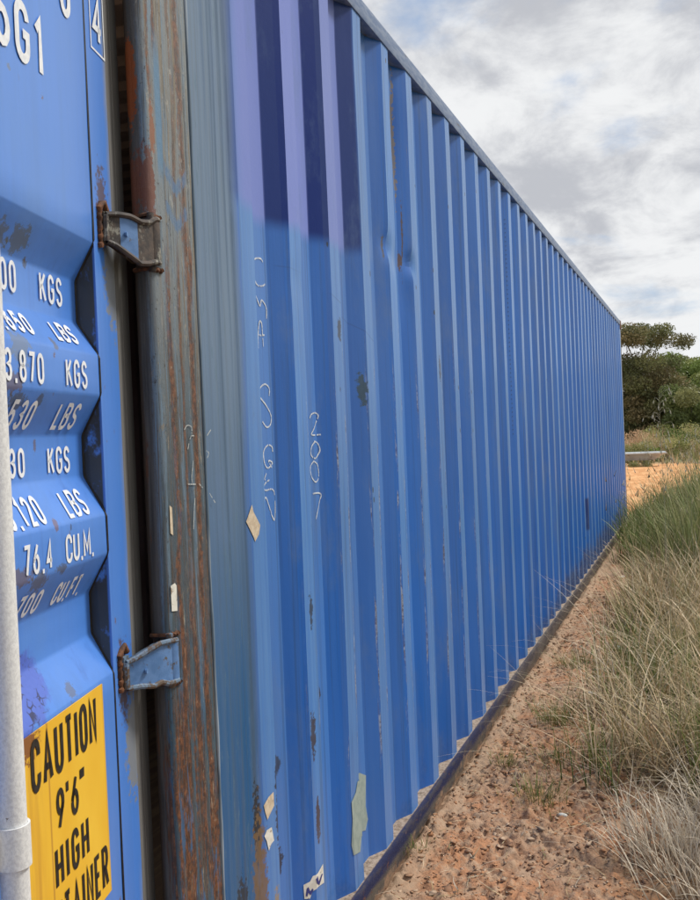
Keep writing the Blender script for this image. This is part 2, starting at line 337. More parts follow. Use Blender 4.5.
M['wall'] = wall_mat(); M['post'] = post_mat(); M['door'] = door_mat(); M['frame'] = door_mat('door_frame_paint', True)
M['rail'] = simple('top_rail_paint', (.12,.18,.32), (.22,.28,.40), (14,30,60), .42, c3=(.12,.10,.09), k3=(5,9,40), t3=(.62,.68))
def brail():
    m, g, b = mat('bottom_rail_paint'); o, X, Y, Z = g.obj()
    n = g.noise((6,30,20), detail=5, rough=.7); f = g.noise((60,60,60), detail=5, rough=.75)
    c = g.mix(g.step(g.add(Z, g.mul(g.sub(n, .5), .05)), .095, .118), (.10,.085,.07), (.012,.018,.065))
    c = g.mix(g.mul(g.step(n, .50, .60), .7), c, (.055,.05,.06))
    sp = g.noise((9,20,14), off=(2,5,5), detail=6, rough=.75); c = g.mix(g.mul(g.step(g.sub(sp, g.mul(g.sub(Z, .08), 3.0)), .46, .58), .85), c, (.30,.19,.12))
    c = g.mix(g.mul(g.step(g.noise((14,30,22), off=(8,8,8), detail=6, rough=.75), .60, .65), .8), c, (.13,.055,.03))
    c = g.mix(g.mul(g.step(X, 2.0, 4.5), .8), c, g.mix(g.step(n, .4, .6), (.06,.05,.045), (.12,.10,.085)))
    c = g.mix(g.mul(g.step(Y, -.006, .000), .96), c, g.mix(g.step(f, .35, .6), (.20,.14,.09), (.42,.33,.25)))
    g.put(b.inputs['Base Color'], c); g.put(b.inputs['Roughness'], .7); b.inputs['Specular IOR Level'].default_value = .3; g.put(b.inputs['Normal'], g.bump(g.add(f, n), .7, .005)); return m
M['brail'] = brail()
M['hinge'] = simple('weathered_hinge_paint', (.035,.028,.024), (.085,.06,.045), (50,50,50), .65, c3=(.24,.23,.19), k3=(34,34,22), t3=(.56,.62), bump=.6)
M['hinge_blue'] = simple('hinge_blue_paint', (.075,.17,.36), (.11,.22,.44), (30,30,30), .5, c3=(.10,.085,.07), k3=(34,34,30), t3=(.55,.61), bump=.4)
M['hinge_low'] = simple('hinge_worn_blue_lip', (.11,.17,.24), (.16,.23,.32), (40,40,40), .6, c3=(.09,.06,.04), k3=(45,45,40), t3=(.48,.56), bump=.5)
M['gasket'] = simple('dark_rubber_gasket', (.12,.116,.11), (.16,.155,.145), (30,30,3), .75)
M['dark'] = simple('dark_interior_paint', (.05,.042,.035), (.09,.075,.06), (3,3,3), .8)
M['inwall'] = simple('interior_wall_paint', (.16,.11,.10), (.24,.17,.16), (3,3,1), .8)
M['floor'] = simple('plywood_floor', (.10,.06,.035), (.17,.11,.06), (2,30,2), .7)
M['galv'] = simple('galvanised_bar', (.66,.66,.65), (.78,.78,.76), (260,260,200), .6, metallic=.1, c3=(.15,.12,.10), k3=(110,110,110), t3=(.66,.70), bump=.5, bd=.001)
M['rust'] = simple('brown_rust', (.06,.025,.012), (.17,.065,.025), (60,60,60), .85, bump=.7)
M['white'] = simple('white_lettering_paint', (.70,.72,.74), (.82,.83,.83), (60,60,60), .5, bump=0)
M['chalk'] = simple('pale_chalk', (.38,.45,.55), (.62,.66,.68), (240,240,240), .8, lo=.3, hi=.55, bump=0)
M['chalk_dim'] = simple('faded_chalk', (.30,.32,.32), (.48,.50,.48), (240,240,240), .8, lo=.3, hi=.55, bump=0)
M['black'] = simple('black_sign_paint', (.012,.010,.008), (.025,.02,.015), (60,60,60), .5, bump=0)
def sign():
    m, g, b = mat('yellow_sign_vinyl'); o, X, Y, Z = g.obj(); f = g.noise((80,80,80), detail=5, rough=.75)
    c = g.mix(g.step(g.noise((5,5,4), detail=3), .35, .65), (.78,.44,.028), (.84,.52,.045))
    stn = g.mul(g.step(g.add(X, g.mul(g.sub(g.noise((9,9,2), detail=4), .5), .05)), .385, .43), g.step(g.noise((30,30,2), off=(1,2,3), detail=4), .38, .62))
    c = g.mix(g.mul(stn, .7), c, (.48,.21,.03)); c = g.mix(g.spot(.44, 1.09, .03, .02, .6, f), c, (.25,.10,.03))
    c = g.mix(g.mul(g.step(g.m('ABSOLUTE', g.sub(X, .382)), .004, .001), .6), c, (.35,.14,.03))
    v = g.mul(g.step(g.vor((52,52,52)), .17, .11), g.step(g.vor((52,52,52), out='Color'), .80, .84)); c = g.mix(v, c, (.85,.70,.40))
    e = g.step(X, .180, .174); c = g.mix(g.mul(e, .5), c, (.55,.33,.06))
    g.put(b.inputs['Base Color'], c); g.put(b.inputs['Roughness'], .42); g.put(b.inputs['Normal'], g.bump(g.noise((12,12,6), detail=2), .15, .004)); return m
M['sign'] = sign()
M['sticker'] = simple('cream_label_paper', (.62,.60,.52), (.72,.70,.62), (50,50,50), .6, c3=(.30,.24,.18), k3=(30,30,30), bump=.2)
M['beige'] = simple('beige_label_remnant', (.50,.40,.28), (.62,.52,.38), (60,60,60), .7, c3=(.20,.16,.14), k3=(40,40,40), bump=.3)
M['sage'] = simple('sage_grey_primer', (.25,.31,.28), (.31,.37,.33), (30,30,30), .6, c3=(.17,.21,.19), k3=(40,40,26), t3=(.6,.68), bump=.2)
M['ink'] = simple('blue_ink', (.02,.03,.15), (.04,.05,.22), (60,60,60), .5, bump=0)
M['roof'] = simple('roof_paint', (.26,.22,.18), (.36,.31,.26), (3,3,3), .5)
M['trough'] = simple('pale_galvanised_sheet', (.46,.49,.50), (.58,.61,.62), (4,4,4), .5, metallic=.2, c3=(.22,.19,.16), k3=(3,3,6), bump=.2)
M['bark'] = simple('grey_brown_bark', (.10,.08,.06), (.20,.17,.13), (9,9,2), .85, bump=.8, bd=.02)

def tint_mat(name, rough=.6, trans=.25, var=.0):
    m, g, b = mat(name); a = g.new('ShaderNodeAttribute'); a.attribute_name = 'tint'
    g.put(b.inputs['Base Color'], a.outputs['Color']); b.inputs['Roughness'].default_value = rough; b.inputs['Specular IOR Level'].default_value = .3
    if trans:
        t = g.new('ShaderNodeBsdfTranslucent'); g.put(t.inputs[0], a.outputs['Color']); mx = g.new('ShaderNodeMixShader'); mx.inputs[0].default_value = trans
        outn = m.node_tree.nodes['Material Output']; m.node_tree.links.new(b.outputs[0], mx.inputs[1]); m.node_tree.links.new(t.outputs[0], mx.inputs[2]); m.node_tree.links.new(mx.outputs[0], outn.inputs[0])
    return m
M['blade'] = tint_mat('grass_blades', .6, .14); M['leaf'] = tint_mat('tree_leaves', .55, .32); M['clod'] = tint_mat('soil_clods', .95, 0)

# ------------------------------------------------------------------ ground
GZ = .055
def cells(x, y, sc, seed):
    gx, gy = x*sc, y*sc; ix, iy = np.floor(gx).astype(np.int64), np.floor(gy).astype(np.int64); d1 = np.full(x.shape, 9.); d2 = d1.copy(); hv = np.zeros(x.shape)
    def h(a, b, k):
        n = (a*374761393+b*668265263+(seed+k)*1442695041) & 0xffffffff; n = ((n ^ (n >> 13))*1274126177) & 0xffffffff
        return ((n ^ (n >> 16)) & 0xffff)/65535.
    for i in (-1, 0, 1):
        for j in (-1, 0, 1):
            a, b_ = ix+i, iy+j; dd = np.hypot(a+h(a,b_,1)-gx, b_+h(a,b_,2)-gy); near = dd < d1
            d2 = np.where(near, d1, np.minimum(d2, dd)); hv = np.where(near, h(a,b_,3), hv); d1 = np.where(near, dd, d1)
    return hv, np.clip((d2-d1)/.22, 0, 1)
def gheight(x, y):
    x = np.asarray(x, float); y = np.asarray(y, float)
    near = np.clip(1-(np.abs(y+.5)-2.5)/4, 0, 1)*np.clip(1-(x-11)/6, 0, 1)
    h = (fbm(x*3.2, y*3.2, 3, 3)-.5)*.035*near
    ww = fbm(x*6, y*6, 3, 8)
    h = h+(fbm(x*17, y*17, 4, 11)-.5)*.040*near*np.clip(ww*2.2-.4, .3, 1)
    rd = 1-np.abs(2*fbm(x*13, y*15, 3, 23)-1)
    wx_, wy_ = x+(fbm(x*20, y*20, 2, 41)-.5)*.05, y+(fbm(x*20, y*20, 2, 43)-.5)*.05
    for sc_, am, sd in ((22, .016, 5), (48, .008, 9)):
        hv, eg = cells(wx_, wy_*1.25, sc_, sd); h = h+(hv**1.5*eg)*am*near*np.clip(ww*2.6-.55, .15, 1)
    h = h-np.clip(rd-.78, 0, 1)*.05*near*np.clip(ww*2.4-.5, .25, 1)
    cl = fbm(x*38, y*38, 2, 27); h = h+np.floor(cl*6)/6*.012*near*np.clip(ww*2-.3, .3, 1)+np.maximum(0, fbm(x*60, y*60, 3, 21)-.5)*.022*near
    h = h+near*np.clip((-y-.5)/1.2, 0, 1)*.05
    big = (fbm(x*.25+9, y*.25, 3, 31)-.5)*.25*np.clip((x-13)/8, 0, 1)*np.clip(1-(np.abs(y)-20)/40, 0, 1)
    under = np.clip((y+.03)/.06, 0, 1)*np.clip((x+.3)/.1,0,1)*(x < 12.25)*(y < 2.5)   # flat under the container
    h = (h+big)*(1-under)
    h = h-np.clip(1-np.abs(y+.02)/.05, 0, 1)*.008*(x > -.1)*(x < 12.3)
    h = h+(.024+(fbm(x*9, y*9, 3, 91)-.5)*.022)*np.clip(1-np.abs(y+.035)/.06, 0, 1)*(x > -.1)*(x < 12.3)
    return GZ+h-under*.02
def seg(a, b, st): return np.arange(a, b, st)
xs = np.concatenate([[-2500,-900,-300,-100,-40,-18,-9,-5], seg(-3, 0.6, .08), seg(.6, 2.8, .0075), seg(2.8, 6, .018), seg(6, 13.2, .05), seg(13.2, 34, .5), seg(34, 90, 4), [100,140,250,500,1100,2500]])
ys = np.concatenate([[-2500,-900,-300,-100,-45,-25,-14,-8,-5], seg(-3.6, -1.5, .09), seg(-1.5, -.8, .02), seg(-.8, .03, .0075), seg(.06, 2.6, .2), seg(2.7, 8, .6), [10,14,20,30,45,100,300,900,2500]])
XX, YY = np.meshgrid(xs, ys, indexing='ij'); HH = gheight(XX, YY)
gv = np.c_[XX.ravel(), YY.ravel(), HH.ravel()]; nx, ny = XX.shape
ii = (np.arange(nx-1)[:,None]*ny+np.arange(ny-1)[None]).ravel(); gq = np.c_[ii, ii+ny, ii+ny+1, ii+1]
m, g, b = mat('bare_soil'); o, X, Y, Z = g.obj()
n1 = g.noise((2.2,2.2,2.2), detail=6, rough=.65); n2 = g.noise((14,14,14), detail=6, rough=.7, off=(3,1,0)); n3 = g.noise((80,80,80), detail=5, rough=.75)
c = g.mix(g.step(n1, .42, .58), (.40,.245,.155), (.47,.235,.125))
c = g.mix(g.mul(g.step(n2, .45, .60), .7), c, (.48,.34,.23))
c = g.mix(g.mul(g.step(n3, .5, .35), .45), c, (.13,.075,.045))
wash = g.step(g.add(Y, g.mul(g.sub(n2, .5), .08)), -.13, -.07); c = g.mix(g.mul(wash, .6), c, (.40,.29,.20))
red = g.mul(g.step(X, 12, 14.5), g.step(X, 34, 31)); n4 = g.noise((1.2,4,1), off=(5,5,5), detail=6, rough=.7); c = g.mix(g.mul(red, .93), c, g.mix(g.step(n4, .42, .60), (.56,.27,.11), (.74,.42,.20)))
gr = g.mul(g.step(g.add(Y, g.mul(g.sub(n1, .5), .5)), -.55, -.95), g.step(X, 14, 12)); c = g.mix(g.mul(gr, .7), c, (.12,.09,.045))  # soil darkened under the grass, painting in the shaded gaps
far = g.mx(g.step(X, 31, 34), g.step(Y, -3, -6)); c = g.mix(far, c, g.mix(g.step(n1, .4, .6), (.13,.13,.05), (.30,.24,.13)))
g.put(b.inputs['Base Color'], c); b.inputs['Roughness'].default_value = .95; b.inputs['Specular IOR Level'].default_value = .15
g.put(b.inputs['Normal'], g.bump(g.add(n3, g.mul(n2, .8)), .8, .008))
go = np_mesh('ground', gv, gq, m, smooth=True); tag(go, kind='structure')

# ------------------------------------------------------------------ container
cont = empty('shipping_container'); tag(cont, 'long blue corrugated steel shipping container with rusty corner post and open door', 'container')
L_, W_, H_ = 12.192, 2.438, 2.896
RB = .155                       # top of bottom rail
brk = [.172]                    # wall plan profile (x, depth)
prof = [(.172, 0.), (P0, 0.)]
x = P0
k = 0
while x+PITCH < L_-.12:
    prof += [(x+.074, 0.), (x+.144, DEP), (x+.219, DEP), (x+PITCH, 0.)]; x += PITCH; k += 1
prof += [(L_-.10, 0.)]
pxs, pds = [], []
for (a, da), (c_, dc) in zip(prof[:-1], prof[1:]):
    nn = 5 if a < 3.2 else 2
    if a < .3: nn = 8
    for t in range(nn): f = t/nn; pxs.append(a+(c_-a)*f); pds.append(da+(dc-da)*f)
pxs.append(prof[-1][0]); pds.append(prof[-1][1]); pxs, pds = np.array(pxs), np.array(pds)
def dent(x, z):
    d = np.zeros_like(x)
    for (x0, z0, rx, rz, a) in ((1.545,2.135,.03,.04,.014),(1.61,2.10,.03,.05,.006),(1.83,2.115,.03,.035,.016),(1.79,2.02,.03,.12,.008),(1.765,2.60,.02,.16,.010),(1.03,.42,.06,.12,.004),(1.10,1.2,.05,.08,.005),(.72,1.9,.05,.05,.003)):
        d += a*np.exp(-((x-x0)/rx)**2-((z-z0)/rz)**2)
    return d
def wdepth(x, z, base):
    x = np.asarray(x, float); z = np.asarray(z, float)
    return base+dent(x, z)+(fbm(x*1.3, z*.7, 2, 51)-.5)*.006+(fbm(x*5, z*2.2, 2, 61)-.5)*.0025
def pdepth(x): return np.interp(x, pxs, pds)
zs = np.linspace(RB-.01, H_-.05, 136)
PX, PZ = np.meshgrid(pxs, zs, indexing='ij'); PD = wdepth(PX, PZ, pds[:,None]*np.ones_like(PZ))
edgef = np.clip((H_-.06-PZ)/.12, 0, 1)*np.clip((PZ-RB)/.1, 0, 1); PD = pds[:,None]+(PD-pds[:,None])*edgef
wv = np.c_[PX.ravel(), PD.ravel(), PZ.ravel()]; a_, b_ = PX.shape
ii = (np.arange(a_-1)[:,None]*b_+np.arange(b_-1)[None]).ravel(); wq = np.c_[ii, ii+b_, ii+b_+1, ii+1]
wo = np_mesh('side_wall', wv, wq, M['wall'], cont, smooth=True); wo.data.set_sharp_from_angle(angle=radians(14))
def on_wall(x, z, lift=.0016):
    d = float(wdepth(x, z, float(pdepth(x)))); return (x, d-lift, z)
# rails
mb = MB(); mb.prism([(-.004,H_-.06),(-.006,H_-.055),(-.006,H_-.004),(-.002,H_),(.05,H_),(.054,H_-.004),(.054,H_-.06)], 'x', .172, L_-.09); mb.build('top_rail', M['rail'], cont, smooth=30)
mb = MB(); mb.prism([(-.004,.02),(-.010,.03),(-.010,.060),(-.012,.075),(-.013,.135),(-.011,.149),(-.006,.155),(.0,.1555),(.075,.156),(.075,.02)], 'x', .172, L_-.09); mb.build('bottom_rail', M['brail'], cont, smooth=35)
# far side, front, floor, roof
mb = MB()
fp = []
x = .172
while x < L_-.2: fp += [(x,W_),(x+.07,W_),(x+.14,W_-.036),(x+.21,W_-.036)]; x += .28
fp += [(L_-.1, W_)]
for (a, da), (c_, dc) in zip(fp[:-1], fp[1:]): mb.poly([(a,da,.1),(c_,dc,.1),(c_,dc,H_-.05),(a,da,H_-.05)])
mb.build('side_wall', M['inwall'], cont)
mb = MB(); fp = []; y = .06
while y < W_-.3: fp += [(L_-.02,y),(L_-.02,y+.11),(L_-.06,y+.16),(L_-.06,y+.24)]; y += .30
fp.append((L_-.02, W_-.05))
for (xa, ya), (xb, yb) in zip(fp[:-1], fp[1:]): mb.poly([(xa,ya,.15),(xb,yb,.15),(xb,yb,H_-.06),(xa,ya,H_-.06)])
mb.build('front_wall', M['wall'], cont)
mb = MB(); mb.box(.06, L_-.06, .06, W_-.06, .12, .16); mb.build('floor', M['floor'], cont)
mb = MB(); fp = []; x = .05
while x < L_-.25: fp += [(x,H_-.012),(x+.06,H_-.012),(x+.09,H_-.035),(x+.16,H_-.035),(x+.19,H_-.012)]; x += .209
for (a, da), (c_, dc) in zip(fp[:-1], fp[1:]): mb.poly([(a,.03,da),(c_,.03,dc),(c_,W_-.03,dc),(a,W_-.03,da)])
mb.build('roof', M['roof'], cont)
mb = MB(); mb.box(.172, L_-.1, W_-.06, W_+.004, H_-.062, H_); mb.build('top_rail', M['rail'], cont)
mb = MB(); mb.box(.172, L_-.1, W_-.06, W_+.012, .03, RB); mb.build('bottom_rail', M['brail'], cont)
mb = MB(); mb.box(.0, .10, .06, W_-.06, 2.78, H_-.02); mb.build('door_header', M['dark'], cont, bevel=.004)
mb = MB(); mb.box(.0, .12, .06, W_-.06, .05, .16); mb.build('door_sill', M['brail'], cont, bevel=.004)
# hinged corner post (with hinge notches)
HZ = [(1.829, 1.924), (1.020, 1.108), (2.50, 2.60), (.30, .40)]
def rounded(x0, x1, y0, y1, r=.014, n=5):
    p = []
    for cx_, cy_, a0 in ((x0+r,y0+r,180),(x1-r*.3,y0+r*.3,270),(x1-.003,y1-.003,0),(x0+r,y1-r,90)):
        rr = r if cx_ == x0+r else (r*.3 if cy_ < y1-.01 else .003)
        for i in range(n+1): a = radians(a0+90*i/n); p.append((cx_+rr*cos(a), cy_+rr*sin(a)))
    return p
mb = MB(); cuts = sorted(HZ); z = .17
full = rounded(0, .1725, -.004, .042); sl = rounded(.030, .1725, -.004, .042)
for a, b_ in cuts+[(2.78, 2.78)]:
    nz = max(2, int((a-z)/.04)); mb.prism(full, 'z', z, a)
    if b_ > a: mb.prism(sl, 'z', a, b_); mb.box(.012, .05, .024, .040, a, b_)
    z = b_
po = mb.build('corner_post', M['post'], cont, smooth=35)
# weld beads framing the notches, weld seam
for a, b_ in HZ:
    for zz_ in (a-.004, b_+.004):
        mb = MB(); pts = [(x_, -.006+.0015*sin(i*2.1), zz_+.0025*sin(i*1.7+a)) for i, x_ in enumerate(np.linspace(-.002, .034, 12))]; mb.tube([(-.002,.036,zz_),(-.003,.02,zz_+.001)]+pts, .0042, 6); mb.build('weld_bead', M['rust'], cont, smooth=60)
mb = MB(); mb.tube([(.1735+.0012*sin(z_*9), -.0045, z_) for z_ in np.linspace(.16, 2.83, 60)], [.0035+.0008*sin(i*1.3) for i in range(60)], 6)
m_, g_, b_n = mat('worn_weld_seam'); f_ = g_.noise((20,20,3), detail=4); g_.put(b_n.inputs['Base Color'], g_.mix(g_.step(f_, .45, .62), (.10,.15,.20), (.30,.36,.42))); b_n.inputs['Roughness'].default_value = .45
mb.build('weld_seam', m_, cont, smooth=60)
for (x0, x1, y0, y1) in ((0,.16,W_-.06,W_), (L_-.10,L_,0,.10), (L_-.10,L_,W_-.1,W_)):
    mb = MB(); mb.box(x0, x1, y0, y1, .14, 2.78); mb.build('corner_post', M['dark' if x0 > 1 else 'post'], cont, bevel=.006)
def casting(x0, y0, z0):
    mb = MB(); mb.box(x0, x0+.178, y0, y0+.162, z0, z0+.118)
    bm_ = mb.build('corner_casting', M['rust'] if x0 > 1 else M['post'], cont, bevel=.007); return bm_
for x0 in (-.006, L_-.172):
    for y0 in (-.008, W_-.154):
        for z0 in (.03, H_-.112): casting(x0, y0, z0)
# rivet strip on the slope of rib twelve
mb = MB(); xr = P0+11*PITCH+.255
for i in range(50):
    z_ = 1.45+i*.025; p = on_wall(xr, z_, .002); q = [(p[0]+.0035*cos(t)*.75, p[1]+.0035*cos(t)*-.36, p[2]+.0042*sin(t)) for t in np.linspace(0, 2*pi, 7)[:-1]]; mb.poly(q)
mb.build('rivet_strip', M['black'], cont)

# labels and paint remnants on the side wall
def decal(name, poly, mat_, extra=None, mats=None, lift=.0016):
    mb = MB()
    def fan(pts, mi, lf):
        us = sorted(set([min(p[0] for p in pts), max(p[0] for p in pts)]+[float(q) for q in pxs if min(p[0] for p in pts) < q < max(p[0] for p in pts)]))
        for a, b_ in zip(us[:-1], us[1:]):
            c_ = clip(clip(pts, a, 1), b_, -1)
            if len(c_) > 2: mb.poly([on_wall(p[0], p[1], lf) for p in c_], mi)
    def clip(pts, x0, s):
        o_ = []
        for p, q in zip(pts, pts[1:]+pts[:1]):
            ip, iq = s*(p[0]-x0) >= -1e-9, s*(q[0]-x0) >= -1e-9
            if ip: o_.append(p)
            if ip != iq: t = (x0-p[0])/(q[0]-p[0]); o_.append((x0, p[1]+t*(q[1]-p[1])))
        return o_
    fan(poly, 0, lift)
    for e in (extra or []): fan(e, 1, lift+.0008)
    return mb.build(name, mats or [mat_], cont)
def trace(pts, off, sc):
    out_ = []
    for (a, b_) in pts:
        v = fw+r2*((off[0]+a*sc-350)/FPX)+u2*((450-off[1]-b_*sc)/FPX); Yd = 0.
        for _ in range(12): t = (Yd+CD)/v.y; Yd = .5*Yd+.5*float(pdepth(CX+v.x*t))
        out_.append((CX+v.x*t, CH+v.z*t))
    return out_
d = decal('label_remnant', [(.390,1.335),(.397,1.318),(.430,1.283),(.420,1.262),(.399,1.248),(.393,1.258),(.357,1.299),(.366,1.308)], M['beige']); tag(d, 'small cream diamond-shaped sticker left on the wall')
pp = trace([(410,505),(425,512),(424,600),(431,640),(424,672),(414,690),(410,735),(390,745),(384,715),(388,640),(385,590),(400,562),(405,530)], (220,600), 1/2.917)
d = decal('paint_patch', pp, M['sage']); tag(d, 'ragged patch of pale sage paint')
sk = [trace(q, (220,600), 1/2.917) for q in ([(252,842),(257,838),(262,850),(268,842),(272,845),(264,862),(256,855),(254,866),(249,864)],[(278,815),(284,805),(287,822),(295,800),(299,798),(289,832),(282,828)])]
d = decal('paper_label', trace([(243,832),(262,822),(270,806),(285,797),(300,770),(303,825),(285,838),(270,850),(262,872),(246,873)], (220,600), 1/2.917), None, sk, [M['sticker'], M['ink']]); tag(d, 'torn white label with blue scribble')
decal('label_remnant', trace([(128,600),(142,575),(156,560),(158,600),(145,628),(139,642),(133,622)], (220,600), 1/2.917), M['beige'])
decal('label_remnant', trace([(130,690),(137,672),(151,663),(158,702),(150,712),(143,732),(137,705)], (220,600), 1/2.917), M['sticker'])
decal('label_remnant', [(-.004+.172,1.17),(.18,1.165),(.19,1.10),(.176,1.08)], M['beige']) if False else None
mb = MB(); mb.poly([(.012,-.0058,1.158),(.033,-.0058,1.155),(.034,-.0058,1.205),(.028,-.0058,1.211),(.012,-.0058,1.208)]); d = mb.build('tape_strip', M['sticker'], cont); tag(d, 'white tape strip on the post edge')
mb = MB(); mb.poly([(.020,-.0058,1.31),(.030,-.0058,1.305),(.030,-.0058,1.36),(.021,-.0058,1.365)]); mb.build('tape_strip', M['beige'], cont)

# ------------------------------------------------------------------ stroke lettering
def arc(cx_, cy_, rx, ry, a0, a1, n=9): return [(cx_+rx*cos(radians(a0+(a1-a0)*i/n)), cy_+ry*sin(radians(a0+(a1-a0)*i/n))) for i in range(n+1)]
R_ = .26
FONT = {
 '0': (.9, [arc(.5,1-R_,.5,R_,0,180)+arc(.5,R_,.5,R_,180,360)+['c']]), 'O': (.9, [arc(.5,1-R_,.5,R_,0,180)+arc(.5,R_,.5,R_,180,360)+['c']]),
 '1': (.5, [[(.1,.80),(.75,1),(.75,0)]]), '2': (.85, [arc(.5,1-R_,.48,R_,175,-25)+[(.03,.0),(1,0)]]),
 '3': (.85, [arc(.48,.76,.48,.24,165,-90)+arc(.48,.26,.52,.26,90,-165)]),
 '4': (.9, [[(.72,0),(.72,1),(0,.28),(1,.28)]]), '5': (.88, [[(.95,1),(.12,1),(.06,.52)]+arc(.48,.31,.52,.31,125,-155)]),
 '6': (.88, [[(.80,1)]+arc(.5,R_+.04,.5,R_+.04,165,-195,14)]), '9': (.88, [[(.20,0)]+arc(.5,1-R_-.04,.5,R_+.04,-15,345,14)]),
 '7': (.85, [[(0,1),(1,1),(.35,0)]]), '8': (.9, [arc(.5,.76,.44,.24,0,360,14)+['c'], arc(.5,.26,.5,.26,0,360,14)+['c']]),
 'K': (.92, [[(0,0),(0,1)],[(.95,1),(.05,.42)],[(.35,.60),(1,0)]]), 'G': (.9, [arc(.5,1-R_,.5,R_,5,180)+arc(.5,R_,.5,R_,180,360)+[(1,.48),(.55,.48)]]),
 'S': (.9, [arc(.5,.76,.48,.24,10,255,10)+arc(.5,.25,.5,.25,75,-170,10)]), 'L': (.75, [[(0,1),(0,0),(1,0)]]),
 'B': (.9, [[(0,0),(0,1),(.5,1)]+arc(.55,.765,.40,.235,90,-90)+[(.5,.53),(0,.53)],[(.5,.53)]+arc(.55,.265,.45,.265,90,-90)+[(0,0)]]),
 'C': (.9, [arc(.5,1-R_,.5,R_,-10,180)+arc(.5,R_,.5,R_,180,370)]), 'U': (.9, [[(0,1)]+arc(.5,R_,.5,R_,180,360)+[(1,1)]]),
 'M': (1.15, [[(0,0),(0,1),(.5,.25),(1,1),(1,0)]]), 'F': (.75, [[(0,0),(0,1),(1,1)],[(0,.52),(.85,.52)]]), 'T': (.8, [[(0,1),(1,1)],[(.5,1),(.5,0)]]),
 'A': (1., [[(0,0),(.5,1),(1,0)],[(.18,.3),(.82,.3)]]), 'I': (.05, [[(.5,0),(.5,1)]]), 'N': (.9, [[(0,0),(0,1),(1,0),(1,1)]]), 'H': (.9, [[(0,0),(0,1)],[(1,0),(1,1)],[(0,.5),(1,.5)]]),
 'R': (.9, [[(0,0),(0,1),(.5,1)]+arc(.55,.745,.42,.255,90,-90)+[(0,.49)],[(.5,.49),(1,0)]]), 'E': (.75, [[(1,1),(0,1),(0,0),(1,0)],[(0,.52),(.85,.52)]]),
 '.': (.05, [[(.5,-.04),(.5,.10)]]), ',': (.05, [[(.6,.12),(.1,-.14)]]), "'": (.05, [[(.6,1),(.4,.76)]]), '"': (.42, [[(.1,1),(.0,.76)],[(1,1),(.9,.76)]]), ' ': (.7, [])}
def ribbon(pts, closed, wd):
    P = [Vector((p[0], p[1])) for p in pts]; Q = [P[0]]
    for p in P[1:]:
        if (p-Q[-1]).length > 1e-5: Q.append(p)
    if closed and (Q[0]-Q[-1]).length < 1e-5: Q.pop()
    n = len(Q); Lp, Rp = [], []
    for i in range(n):
        a = Q[i]-Q[i-1] if (i or closed) else Q[1]-Q[0]; b_ = (Q[(i+1) % n]-Q[i]) if (i < n-1 or closed) else a
        a.normalize(); b_.normalize(); t = (a+b_); t = t.normalized() if t.length > .2 else a
        nn = Vector((-t.y, t.x)); kx = min(1.9, 1/max(.3, nn.dot(Vector((-a.y, a.x)))))
        Lp.append(Q[i]+nn*wd/2*kx); Rp.append(Q[i]-nn*wd/2*kx)
    qs = [(Lp[i], Rp[i], Rp[(i+1) % n], Lp[(i+1) % n]) for i in range(n if closed else n-1)]
    return qs
def text_quads(s, h, cw, sw, gap):
    x_ = 0; out_ = []
    for ch in s:
        wf, strokes = FONT[ch]; w_ = cw*wf
        for st_ in strokes:
            cl = st_[-1] == 'c'; pp_ = [(x_+sw/2+p[0]*w_, sw/2*(0 if ch in ".,'\"" else 1)+p[1]*(h-(0 if ch in ".,'\"" else sw))) for p in (st_[:-1] if cl else st_)]
            out_ += ribbon(pp_, cl, sw)
        x_ += w_+sw+gap
    return out_, x_-gap
# ------------------------------------------------------------------ door (local axes: x away from hinge, y outward, z up)
ANG = radians(13.7)
DPROF = [(.12,0),(.17,.0),(.22,.036),(.29,.036),(.35,0),(.42,0),(.48,.036),(.55,.036),(.61,0),(.70,0),(1.105,0),(1.173,.036),(1.243,.036),(1.307,0),(1.373,0),(1.438,.036),(1.507,.036),(1.572,0),(1.639,0),(1.695,.036),(1.765,.036),(1.829,0),(2.30,0),(2.36,.036),(2.43,.036),(2.49,0),(2.72,0),(2.78,0)]
dz, dd = np.array([p[0] for p in DPROF]), np.array([p[1] for p in DPROF])
def ddep(z_): return float(np.interp(z_, dz, dd))
dus = np.linspace(.113, 1.16, 40); dzz = []
for (a, _), (b_, _) in zip(DPROF[:-1], DPROF[1:]):
    nn = 3 if b_-a < .1 else 12
    dzz += [a+(b_-a)*i/nn for i in range(nn)]
    if b_-a < .1: dzz.append(b_-.0035); dzz.append(a+.0035)
dzz = np.array(sorted(set([round(v, 5) for v in dzz]+[2.78])))
def soft(z_): return np.mean([np.interp(z_+q, dz, dd) for q in (-.004,-.002,0,.002,.004)], axis=0)
DU, DZ = np.meshgrid(dus, dzz, indexing='ij'); DY = -soft(DZ)-(fbm(DU*4, DZ*4, 2, 71)-.5)*.003
a_, b_ = DU.shape; ii = (np.arange(a_-1)[:,None]*b_+np.arange(b_-1)[None]).ravel(); dq = np.c_[ii, ii+b_, ii+b_+1, ii+1]
door = np_mesh('door', np.c_[DU.ravel(), DY.ravel(), DZ.ravel()], dq, M['door'], cont, smooth=True); door.data.set_sharp_from_angle(angle=radians(30))
tag(door, 'open end door panel with white lettering and yellow warning sign')
DS = 1.07; DLOC = Vector((-.0379, .0476, 1.491*(1-DS)))
door.location = DLOC; door.scale = (DS, DS, DS); door.rotation_euler = (0, 0, pi+ANG)
mb = MB(); DB = -.052
mb.box(.020, .1115, DB, .0008, .12, 2.80); mb.box(1.162, 1.20, DB, .0008, .12, 2.80); mb.box(.1115, 1.162, DB, -.0405, .12, 2.80); mb.box(.1115,1.162,-.0405,.0008,.08,.125); mb.box(.1115,1.162,-.0405,.0008,2.775,2.80)
mb.build('door_frame', M['frame'], door, bevel=.003)
